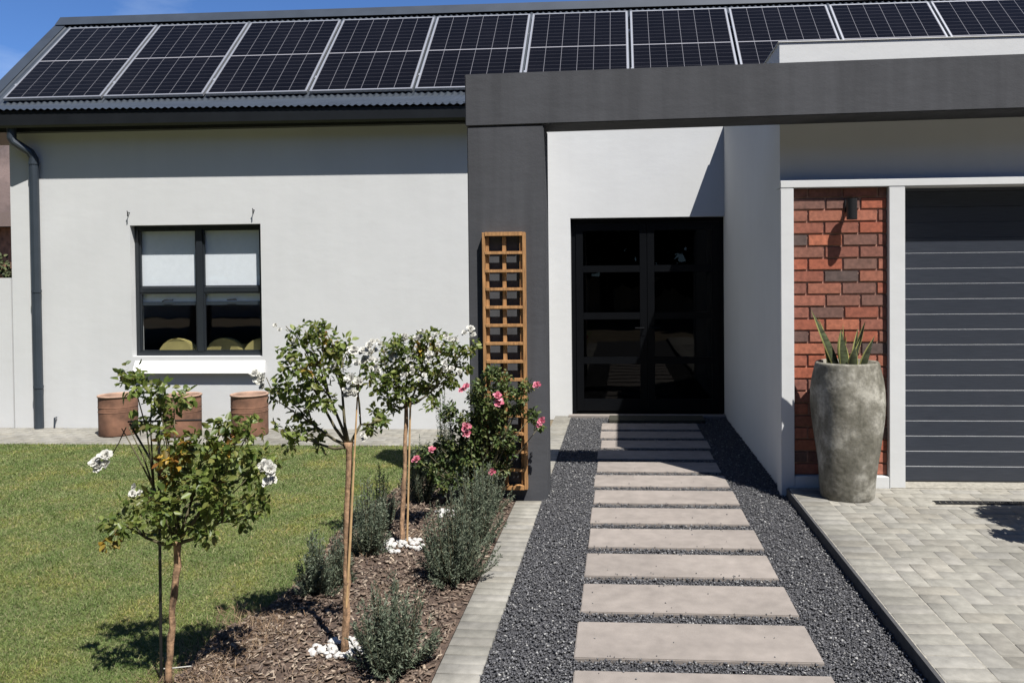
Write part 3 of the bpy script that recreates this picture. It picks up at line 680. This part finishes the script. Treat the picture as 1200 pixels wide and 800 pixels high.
def foliage(name, clumps, Y, depth, mats, parent, size=(.022, .04), dens=1.0, ys=None):
    """clumps (px,py,rad_px[,mat]) in the photo at distance Y -> world balls filled with compound leaves"""
    Vs = []; Fs = []; Ms = []; off = 0
    for c in clumps:
        ctr = at(c[0], c[1], Y); r = c[2]*Y/FPX; mi = c[3] if len(c) > 3 else 0
        ctr.y += random.uniform(-1, 1)*depth
        n = max(8, int(dens*52*(r/.07)**1.6)); 
        u = rng.normal(size=(n, 3)); u /= np.linalg.norm(u, axis=1)[:, None]; rr = r*rng.uniform(.25, 1.0, n)**.6
        tips = np.array(ctr)+u*rr[:, None]*np.array([1, 1.15, .95])
        # each tip: 3 leaflets
        for q in range(3):
            dv = u*.7+rng.normal(0, .5, (n, 3)); 
            V, F = leaves_np(tips+rng.normal(0, .011, (n, 3)), rng.uniform(size[0], size[1], n), dv, .62)
            Vs.append(V); Fs.append(F+off); Ms.append(np.full(len(F), mi)); off += len(V)
    return npmesh(name, np.concatenate(Vs), np.concatenate(Fs), mats, parent, smooth=False, midx=np.concatenate(Ms))
def flower(c, r, mat, par, name='flower', seed=0, petals=(8, 8, 5)):
    b = MB()
    ax = Vector((random.uniform(-.5, .5), -.7, random.uniform(.3, 1))).normalized(); q = ax.to_track_quat('Z', 'Y').to_matrix()
    for ring, (n_, tilt_, rr) in enumerate(zip(petals, (.25, .65, 1.05), (1.0, .85, .6))):
        for k in range(n_):
            a = 2*PI*k/n_+ring*.5+random.uniform(-.25, .25); tl = tilt_+random.uniform(-.35, .3); R_ = r*rr*random.uniform(.8, 1.1)
            d_ = Vector((math.cos(a)*math.cos(tl), math.sin(a)*math.cos(tl), math.sin(tl))); s_ = Vector((-math.sin(a), math.cos(a), 0)); nn_ = d_.cross(s_)
            pts = []
            for (u, wv, cup) in ((0.05, .1, 0), (.45, .30, .10), (.8, .36, .06), (1.0, .14, -.10)):
                for sg in (-1, 0, 1): pts.append(q @ (d_*R_*u+s_*R_*wv*sg-nn_*R_*(cup if sg == 0 else -cup*.6)) + Vector(c))
            fs = [(i*3+j, i*3+j+1, i*3+j+4, i*3+j+3) for i in range(3) for j in range(2)]
            b.add(pts, fs)
    return b.build(name, mat, par, smooth=True)
def localise(root, objs):
    for o in objs: o.location = -Vector(root.location)
def rose_tree(label, base, top, Y, Yt, clumps, flowers, depth, seed, trunk_r=(.013, .011), n_mid=2, leaf_mats=None, size=(.022, .042), dens=1.0, fl_r=.04, extra=None):
    random.seed(seed); B = Vector(base); T = at(top[0], top[1], Yt)
    e = empty('rose_tree', B, label, 'rose', 'standard roses in the mulch bed'); parts = []
    b = MB(); pts = []; rad = []
    for i in range(15):
        u = i/14; p_ = B.lerp(T, u)+Vector((random.uniform(-1, 1), random.uniform(-1, 1), 0))*.0045*(1 if 0 < i < 14 else 0)
        pts.append(p_); rad.append(trunk_r[0]*(1-u)+trunk_r[1]*u+(.004 if i in (0,) else 0)+random.uniform(-.0012, .0022))
    pts.append(T+Vector((0, 0, .03))); rad.append(trunk_r[1]*1.6)
    b.tube(pts, rad, 10); parts.append(b.build('trunk', M['bark'], e, smooth=True))
    b = MB()
    qs = [at(c[0], c[1], Yt)+Vector((0, random.uniform(-depth, depth)*.5, 0)) for c in clumps]
    qs.sort(key=lambda q: math.atan2(q.z-T.z+.05, q.x-T.x)); nl = 6; per_ = math.ceil(len(qs)/nl)
    for g in range(0, len(qs), per_):
        grp_ = qs[g:g+per_]; ctr = sum(grp_, Vector())/len(grp_); fork = T.lerp(ctr, .62)+Vector((random.uniform(-.012, .012), random.uniform(-.015, .015), -.012)); kn = T.lerp(fork, .45)+Vector((random.uniform(-.01, .01), 0, -.008))
        b.tube([T+Vector((0, 0, .012)), kn, fork], [.0085, .0065, .005], 7)
        for q in grp_:
            m_ = fork.lerp(q, .5)+Vector((random.uniform(-.015, .015), random.uniform(-.02, .02), random.uniform(-.015, .02))); b.tube([fork, m_, q], [.004, .003, .0018], 5)
    for (fx, fy, *_r) in flowers:
        q = at(fx, fy, Yt); near = min(clumps, key=lambda c: (c[0]-fx)**2+(c[1]-fy)**2); a = at(near[0], near[1], Yt)
        b.tube([a, a.lerp(q, .5)+Vector((0, 0, -.006)), q], [.0025, .002, .002], 5)
    parts.append(b.build('branches', M['twig'], e, smooth=True))
    parts.append(foliage('foliage', clumps, Yt, depth, leaf_mats or [M['leaf'], M['leaf_autumn']], e, size, dens))
    for f_ in flowers:
        q = at(f_[0], f_[1], Yt); q.y += -depth*.8; R_ = f_[2]*Yt/FPX*.98
        # a truss of one to three blooms
        k = 2 if f_[2] < 8 else (3 if f_[2] < 11 else 5)
        for j in range(k):
            off = Vector((random.uniform(-1, 1), random.uniform(-.6, .6), random.uniform(-1, 1)))*R_*.75 if k > 1 else Vector((0, 0, 0))
            parts.append(flower(q+off, R_*random.uniform(.42, .62), M['petal'], e))
    localise(e, parts); return e
A = 1
cl1 = [(156,438,11),(172,446,13),(186,458,16),(196,472,14),(182,486,14),(160,497,8),(148,500,7),(196,500,10),(214,524,16,A),(200,548,16,A),(222,520,12),(250,512,15),(268,497,14),(290,505,14),(262,520,16,A),(282,528,18),(300,545,14),(240,545,20),(222,566,22),(262,560,22),(205,585,22),(238,590,22),(270,585,18),(285,600,14),(178,590,13),(160,585,8),(190,610,16),(165,608,12),(146,606,9),(134,612,6),(150,625,6,A),(220,610,18),(305,575,10),(318,585,6),(255,612,14),(280,612,8),(205,628,10),(182,625,9),(236,572,12,A),(292,560,12)]
fl1 = [(131,533,13),(173,570,9),(325,550,14)]
rose_tree('nearest standard rose, yellowing leaves and leaning stem at the lawn edge', (gp(197,803).x, gp(197,803).y, 0), (208,640), 3.0, 2.98, cl1, fl1, .10, 11, (.012, .013), size=(.022, .042), dens=.80)
cl2 = [(362,386,12),(345,392,8),(378,388,12),(392,402,12),(405,412,10),(340,410,10),(360,412,15),(384,420,15),(352,432,15),(374,442,17),(402,436,12),(345,455,14),(372,462,14),(392,468,11),(336,466,9),(322,462,6),(348,480,10),(340,498,9),(356,505,12),(372,505,9),(366,524,7),(345,516,7),(415,445,8),(425,432,6),(378,402,9,A),(366,430,8,A),(432,505,6),(440,498,7),(452,490,6)]
fl2 = [(440,405,9),(352,398,6),(445,425,8),(410,456,8),(335,382,6),(432,417,13),(420,449,13),(402,424,8),(312,442,12),(428,508,7),(412,412,8)]
rose_tree('middle standard rose in front of the pale wall, upright brown stem beside white stones', (gp(405,768).x, gp(405,768).y, 0), (409,526), 3.28, 3.28, cl2, fl2, .09, 12, (.016, .014), size=(.022, .040), dens=.72)
cl3 = [(452,412,10),(468,404,12),(486,402,12),(504,396,10),(518,404,10),(532,408,9),(546,414,7),(478,422,15),(458,430,14),(500,424,14),(522,426,12),(540,432,8),(450,448,12),(468,446,14),(490,444,14),(512,446,11),(528,446,7),(476,462,12),(498,460,10),(458,462,10),(510,470,6),(440,436,8),(445,476,5),(458,478,6),(450,488,6),(490,412,8,A),(505,410,6,A),(552,405,4)]
fl3 = [(462,418,9),(505,415,8),(476,440,7),(524,428,8),(448,432,7),(532,398,8),(480,396,8),(500,440,6),(554,386,9),(495,389,8),(512,392,6),(450,402,7),(520,401,6),(484,418,6),(488,431,7),(537,430,8),(470,407,5),(442,410,9),(427,418,9)]
rose_tree('farthest standard rose, wide flat crown thick with white blooms left of the trellis', (gp(471,639).x, gp(471,639).y, 0), (476,476), 4.67, 4.67, cl3, fl3, .12, 13, (.015, .011), size=(.024, .044), dens=.80)
# stakes and canes
random.seed(5)
def stake(name, pts, r, mat, label, cat='stake', extra=()):
    e = empty(name, pts[0], label, cat); b = MB(); b.tube(pts, r, 8); ps = [b.build('shaft', mat, e)]
    for nm, pp, rr, mm in extra:
        b = MB(); b.tube(pp, rr, 6); ps.append(b.build(nm, mm, e))
    localise(e, ps)
s0 = at(189, 805, 3.02); s1 = at(186, 492, 3.02)
stake('plant_stake', [Vector((s0.x, 3.02, 0)), s1], .006, M['black'], 'thin black metal stake with a crossbar, beside the nearest rose stem', extra=[('crossbar', [at(150, 494, 3.02), at(236, 492, 3.02)], .004, M['black']), ('brace', [at(152, 496, 3.02), at(185, 553, 3.02)], .0045, M['black'])])
b = MB(); b.tube([at(192, 783, 3.0), at(205, 782, 2.99), at(224, 780, 2.99)], .0025, 6)
tag(b.build('plant_tie', M['petal']), 'thin white string tied low round the nearest rose stem', 'string')
stake('plant_stake', [Vector((gp(404, 768).x-.005, 3.255, 0)), at(410, 640, 3.25), at(416, 520, 3.25), at(420, 440, 3.27)], [.006, .0055, .004, .003], M['cane'], 'slim tan cane against the stem of the middle rose')
stake('plant_stake', [Vector((gp(473, 639).x+.02, 4.64, 0)), at(481, 470, 4.64)], .006, M['cane'], 'straight tan cane beside the farthest rose stem')

# pink climbing rose by the column
random.seed(21)
e = empty('climbing_rose', (gp(560, 590).x, 5.42, 0), 'bushy dark green rose with pink blooms climbing the lower trellis', 'rose'); parts = []
YC = 5.45
clp = [(575,436,9),(586,446,10),(566,452,10),(590,462,11),(556,464,9),(604,478,9),(618,452,7),(612,464,6),(624,486,8),(632,500,5),(566,476,13),(583,488,13),(550,492,12),(530,478,7),(524,486,6),(538,500,9),(568,505,16),(592,512,13),(550,518,14),(532,524,11),(572,530,16),(596,532,9),(550,540,14),(514,522,7),(500,530,8),(490,542,8),(520,542,11),(508,552,9),(575,552,12),(536,558,12),(590,550,7),(556,566,10),(520,566,8)]
b = MB(); B0 = Vector((e.location.x, YC, 0))
for c in clp:
    q = at(c[0], c[1], YC); m_ = B0.lerp(q, .55)+Vector((random.uniform(-.04, .04), random.uniform(-.04, .04), .05)); b.tube([B0, m_, q], [.006, .004, .002], 6)
for (fx, fy) in ((630,451),(635,495),(488,538),(546,502)):
    near = min(clp, key=lambda c: (c[0]-fx)**2+(c[1]-fy)**2); b.tube([at(near[0], near[1], YC), at(fx, fy, YC-.03)], .002, 5)
parts.append(b.build('branches', M['twig'], e, smooth=True))
parts.append(foliage('foliage', clp, YC, .07, [M['leaf_pink']], e, (.02, .036), 1.5))
for (fx, fy, r_) in ((583,464,6),(585,472,6),(547,453,5),(541,457,4),(546,500,6),(547,508,5),(630,451,5),(635,494,5.5),(632,498,4),(488,538,5),(506,527,4.5),(577,553,4.5)):
    parts.append(flower(at(fx, fy, YC-.10), r_*YC/FPX*1.15, M['pink'], e, petals=(5, 6, 6)))
localise(e, parts)

# lavender / rosemary cushions
def cushion(label, cx, cy, w_, h_, seed, nst=90, spread=.8, cat='shrub', name='lavender_bush'):
    r2 = np.random.default_rng(seed); e = empty(name, (cx, cy, 0), label, cat, 'grey green cushions in the mulch bed')
    Cs = []; Ds = []; b = MB()
    for i in range(nst):
        a = r2.uniform(0, 2*PI); q = r2.uniform(0, 1)**.6*(1+.22*math.sin(3*a+seed)); tip = Vector((math.cos(a)*q*w_/2, math.sin(a)*q*w_/2*.9, h_*(1-.5*q**2)*r2.uniform(.42, 1.28)))
        base = Vector((tip.x*.25, tip.y*.25, 0)); mid = Vector((tip.x*.75, tip.y*.75, tip.z*.45))
        if i % 3 == 0: b.tube([base, mid, tip], [.003, .0022, .0012], 4, cap=False)
        K = int(20+h_*110)
        for k in range(K):
            u = .15+.85*(k+r2.uniform(0, 1))/K; p_ = (base*(1-u)**2+mid*2*u*(1-u)+tip*u*u); dd = (tip-base).normalized()
            Cs.append(p_); Ds.append(dd*.9+Vector(r2.normal(0, .6, 3)))
    C = np.array(Cs); D = np.array(Ds); D /= np.linalg.norm(D, axis=1)[:, None]
    n = len(C); s = np.cross(D, r2.normal(size=(n, 3))); s /= np.linalg.norm(s, axis=1)[:, None]; L = r2.uniform(.014, .028, n)[:, None]; Wd = .0024
    V = np.stack([C-s*Wd, C+D*L*.5-s*Wd*1.1, C+D*L, C+D*L*.5+s*Wd*1.1], 1).reshape(-1, 3); F = (np.arange(n)*4)[:, None]+np.array([[0, 1, 2, 3]])
    b.build('stems', M['twig'], e); npmesh('foliage', V, F, M['lavender'], e)
def cush(px, py, wpx, top, seed, label, **k):
    g_ = gp(px, py); Y = g_.y+.5*wpx*g_.y/FPX*.7; w_ = 1.15*wpx*Y/FPX; h_ = 1.12*(EYE-(top-326)*Y/FPX)
    x_ = at(px, py, Y).x; cushion(label, x_, Y, w_, max(.08, h_), seed, **k)
cush(460, 805, 92, 712, 31, 'grey green bushy shrub at the bottom of the bed, beside the middle rose stem', nst=170)
cush(532, 694, 84, 608, 32, 'large grey green shrub leaning over the mulch beside the paver edging', nst=180)
cush(556, 645, 62, 566, 33, 'grey green shrub between the large shrub and the foot of the column', nst=120)
cush(372, 704, 46, 648, 34, 'small dark shrub casting a shadow on the lawn edge behind the middle rose', nst=90)
cush(398, 692, 36, 640, 41, 'small shrub just left of the middle rose stem, beside the darkest shrub', nst=70)
cush(432, 656, 54, 586, 35, 'feathery grey green shrub between the middle and farthest rose stems', nst=110)
cush(448, 628, 40, 570, 42, 'slim feathery shrub on the lawn edge left of the farthest rose stem', nst=70)
cush(494, 594, 42, 534, 36, 'low shrub right of the farthest rose stem under the climbing rose', nst=90)
cush(572, 606, 46, 556, 38, 'low shrub hiding the foot of the trellis', nst=90)
g_ = gp(519, 575); cushion('dark upright spire of rosemary left of the climbing rose', g_.x, g_.y+.05, .17, .70, 37, nst=46, name='rosemary_bush')

# mulch chips, dry stems
pts = []
while len(pts) < 9000:
    y = 2.6+3.7*random.random()**1.3; x = random.uniform(-1.9, -.77)
    if in_poly(x, y, LE): pts.append((x, y))
Pc = np.array([(x, y, .006+random.random()*.012) for x, y in pts]); n = len(Pc)
d_ = rng.normal(size=(n, 3)); d_[:, 2] *= .35; d_ /= np.linalg.norm(d_, axis=1)[:, None]; up_ = rng.normal(0, .5, (n, 3)); up_[:, 2] += 1; s_ = np.cross(d_, up_); s_ /= np.linalg.norm(s_, axis=1)[:, None]; t_ = np.cross(s_, d_)
L = rng.uniform(.006, .02, n)[:, None]; Wd = rng.uniform(.003, .007, n)[:, None]; T_ = .0015
q = [Pc+a*d_*L+b_*s_*Wd+c*t_*T_ for c in (-1, 1) for a, b_ in ((-1,-1),(1,-.7),(.9,1),(-.8,.9))]
V = np.stack(q, 1).reshape(-1, 3); Fb = np.array([(0,3,2,1),(4,5,6,7),(0,1,5,4),(1,2,6,5),(2,3,7,6),(3,0,4,7)])
F = (Fb[None]+(np.arange(n)*8)[:, None, None]).reshape(-1, 4)
tag(npmesh('bark_mulch', V, F, M['mulch']), 'brown bark chips covering the rose bed', 'mulch', kind='stuff')
def blades(P, hgt, wid, lean, bend=.5):
    n = len(P); a = rng.uniform(0, 2*PI, n); s = np.stack([np.cos(a), np.sin(a), np.zeros(n)], 1)*wid[:, None]
    ln = rng.normal(0, lean, (n, 3)); ln[:, 2] = 1; ln /= np.linalg.norm(ln, axis=1)[:, None]; tip = P+ln*hgt[:, None]; mid = P+ln*hgt[:, None]*.55; tip[:, 2] -= hgt*.12
    tip[:, :2] += (ln[:, :2])*hgt[:, None]*bend
    V = np.stack([P-s, P+s, mid+s*.8, mid-s*.8, tip, tip+s*.15], 1).reshape(-1, 3)
    F = np.concatenate([(np.arange(n)*6)[:, None]+np.array([[0,1,2,3]]), (np.arange(n)*6)[:, None]+np.array([[3,2,5,4]])])
    return V, F
pts = []
while len(pts) < 5200:
    y = random.uniform(2.6, 6.2); x = random.uniform(-1.95, -.8)
    dens = math.exp(-((x+1.72)/.16)**2)*(1.0 if y < 3.7 else .25) + .10*(math.sin(x*9)*math.sin(y*7) > .2) 
    if in_poly(x, y, LE) or x > -1.95 and x < -1.7 and y < 3.7:
        if random.random() < dens: pts.append((x, y, .0))
Pd = np.array(pts); V, F = blades(Pd, rng.uniform(.02, .075, len(Pd)), rng.uniform(.0008, .0018, len(Pd)), .8)
tag(npmesh('dry_stems', V, F, M['straw']), 'dry brown ground cover along the lawn edge of the bed', 'dry plants', kind='stuff')
# grass
N = 420000
y = 2.7+(7.47-2.7)*rng.uniform(0, 1, N)**1.25; x = -1.05-(.62+y*.86)*rng.uniform(0, 1, N)
ok = np.array([not in_poly(a, b_, LE) for a, b_ in zip(x, y)]) & (x > -8)
ok &= ~((x > -1.15) & (y < 6.3)) | (rng.uniform(0, 1, N) < .0)
x, y = x[ok], y[ok]; lv = .5+.5*np.sin(x*5.3+y*3.1)*np.sin(y*4.7-x*2.3)
Pg = np.stack([x, y, np.full(len(x), -.004)], 1); hg = rng.uniform(.008, .022, len(x))*(1+.35*lv)
V, F = blades(Pg, hg, rng.uniform(.0009, .0016, len(x))*(1+.25*(y-2.7)), .75)
tag(npmesh('grass', V, F, M['grass']), 'short mown green lawn left of the rose bed', 'lawn', kind='stuff')

# white pebbles
random.seed(9)
def pebble_proto():
    bm = bmesh.new(); bmesh.ops.create_icosphere(bm, subdivisions=2, radius=1)
    for v in bm.verts: v.co *= 1+.12*math.sin(v.co.x*5+v.co.y*3)+random.uniform(-.05, .05)
    me = bpy.data.meshes.new('white_pebble'); bm.to_mesh(me); bm.free(); me.materials.append(M['pebble']); return me
protos = [pebble_proto() for _ in range(4)]
for (cx_, cy_, rx_, ry_, n_, lab, grp) in ((gp(395,765).x, 3.29, .115, .10, 42, 'small white stone in the pile round the middle rose stem', 'white stones round the middle rose'),
                              (gp(470,645).x, 4.60, .135, .14, 46, 'small white stone in the pile round the farthest rose stem', 'white stones round the farthest rose'),
                              (gp(524,602).x, 5.25, .085, .09, 22, 'small white stone in the little pile under the climbing rose', 'white stones under the climbing rose')):
    for i in range(n_):
        a = random.uniform(0, 2*PI); q = random.random()**.6; o = bpy.data.objects.new('white_pebble', random.choice(protos)); scene.collection.objects.link(o)
        s_ = random.uniform(.011, .022); o.scale = (s_*random.uniform(.9, 1.4), s_, s_*.7); o.rotation_euler = (random.uniform(-.4, .4), random.uniform(-.4, .4), random.uniform(0, 6))
        o.location = (cx_+rx_*q*math.cos(a), cy_+ry_*q*math.sin(a), .012+.018*(1-q)*random.random()); tag(o, lab, 'stone', grp)

# ------------------------------------------------------------------ beyond and behind
b = MB(); b.box(-12, -6.735, 8.29, 8.50, -.04, 1.665); tag(b.build('boundary_wall', M['wall']), 'pale grey garden wall joining the left corner of the house', 'wall')
def leafy(name, label, cat, c, r, n, lsz, mat, trunk=None, group=None, squash=1.0):
    e = empty(name, (c[0], c[1], 0), label, cat, group); r3 = np.random.default_rng(int(abs(c[0]*100)+abs(c[1])*7))
    Cs = []
    for k in range(max(6, n//350)):
        u = r3.normal(size=3); u /= np.linalg.norm(u); cc = np.array(c)+u*r*r3.uniform(.2, .8)*np.array([1, 1, squash]); m_ = r3.normal(size=(350, 3)); m_ /= np.linalg.norm(m_, axis=1)[:, None]
        Cs.append(cc+m_*(r*.42*r3.uniform(.5, 1, 350)**.5)[:, None])
    C = np.concatenate(Cs); C = C[C[:, 2] > .05]; V, F = leaves_np(C, r3.uniform(lsz*.6, lsz, len(C)), None, .7)
    f_ = npmesh('crown', V, F, mat, e); b = MB(); b.tube([(c[0], c[1], -.03), (c[0]+.02, c[1], c[2]*.5), (c[0], c[1], c[2])], [trunk or .05, (trunk or .05)*.8, (trunk or .05)*.5], 8)
    t = b.build('trunk', M['bark'], e); localise(e, [f_, t]); return e
leafy('garden_tree', 'dark green tree behind the garden wall at the left edge', 'tree', (-9.6, 11.0, 1.6), .75, 5000, .07, M['tree_leaf'], .06)
hh = empty('brick_house', (-16, 22, 0), 'reddish brick neighbouring house glimpsed left of the corner of the house', 'house')
b = MB(); b.box(-24, -16, 20, 28, 0, 3.1); o = b.build('wall', M['terracotta'], hh); p1 = o
b = MB(); b.add([(-24.4, 19.6, 3.1), (-15.6, 19.6, 3.1), (-15.6, 28.4, 3.1), (-24.4, 28.4, 3.1), (-24.4, 24, 3.9), (-15.6, 24, 3.9)], [(0,1,5,4),(2,3,4,5),(1,2,5),(3,0,4)]); p2 = b.build('roof', M['soil'], hh)
b = MB(); b.box(-19.4, -18, 19.97, 20.0, 1.0, 2.2); p3 = b.build('window', M['black'], hh); localise(hh, [p1, p2, p3])
# mountain behind the neighbour
V = []; F = []; nx, ny = 60, 16
for j in range(ny):
    for i in range(nx):
        x = -2600+i*36; y = 1300+j*60; u = j/(ny-1); hgt = 520*math.sin(min(1, u*1.15)*PI/2)*(.75+.25*math.sin(i*.37)+.12*math.sin(i*1.3+j))*max(0, min(1, (-520-x)/500))
        V.append((x, y, hgt-3+random.uniform(-6, 6)*u))
for j in range(ny-1):
    for i in range(nx-1): F.append((j*nx+i, j*nx+i+1, (j+1)*nx+i+1, (j+1)*nx+i))
tag(npmesh('mountain', np.array(V), np.array(F), M['mountain'], smooth=True), kind='structure')
# across the street (mirrored in the dark glass)
b = MB(); b.box(-22, 22, -18.2, -18.0, -.04, 1.7); tag(b.build('street_wall', M['white_wall']), 'white garden wall across the street, out of the picture', 'wall')
spots = [(-12.5, 0), (-12, -5), (-10.5, -9.5), (-7.5, -12), (-4, -13), (-.5, -12.5), (3.5, -13), (7.5, -12.5), (11, -11), (13.5, -7), (14, -2), (14, 3), (15, 9), (-14.5, 5)]  # unseen trees added to block low sky and deepen the wall shade
names = ['far left by the lawn', 'left of the lawn near the street', 'at the left street corner', 'at the left end of the street wall', 'before the middle of the street wall', 'just left of the mirrored driveway', 'facing the front door', 'facing the garage', 'at the right street corner', 'right of the driveway near the street', 'right of the driveway', 'right of the garage', 'behind the right end of the garage', 'beyond the garden wall on the left']
for i, (x, y) in enumerate(spots):
    leafy('sky_block_tree', 'tall dark tree out of view, added to hold back sky light, ' + names[i], 'tree', (x, y, 6.2), 4.8 if i < 13 else 4.0, 6300, .9, M['tree_leaf'], .3, 'added trees that block sky light', 1.1)
# guessed shrub out of view, shaped and placed to cast the driveway shadow
e = empty('shadow_shrub', (3.1, 4.56, .06), 'guessed potted shrub out of view on the right, shaped to shade the driveway', 'plant')
r3 = np.random.default_rng(4); Cs = []
for (c, r, n_) in (((3.10, 4.56, 1.28), .34, 5200), ((2.60, 4.42, .86), .11, 600), ((2.75, 4.44, .86), .10, 500)):
    m_ = r3.normal(size=(n_, 3)); m_ /= np.linalg.norm(m_, axis=1)[:, None]; Cs.append(np.array(c)+m_*(r*r3.uniform(.2, 1, n_)**.4)[:, None])
C = np.concatenate(Cs); V, F = leaves_np(C, r3.uniform(.03, .05, len(C)), None, .6); f_ = npmesh('crown', V, F, M['leaf_pink'], e)
b = MB(); b.tube([(3.12, 4.56, .3), (3.14, 4.56, .8), (3.16, 4.56, 1.1)], .018, 8); b.tube([(3.13, 4.56, .6), (2.9, 4.47, .82), (2.68, 4.42, .86)], .009, 6); t = b.build('trunk', M['bark'], e)
b = MB(); b.lathe([(0, 0), (.13, 0), (.17, .30), (.175, .32), (.155, .32), (.15, .28), (0, .28)], 28, (3.12, 4.56, .06)); q_ = b.build('pot', M['terracotta'], e, smooth=False); localise(e, [f_, t, q_])
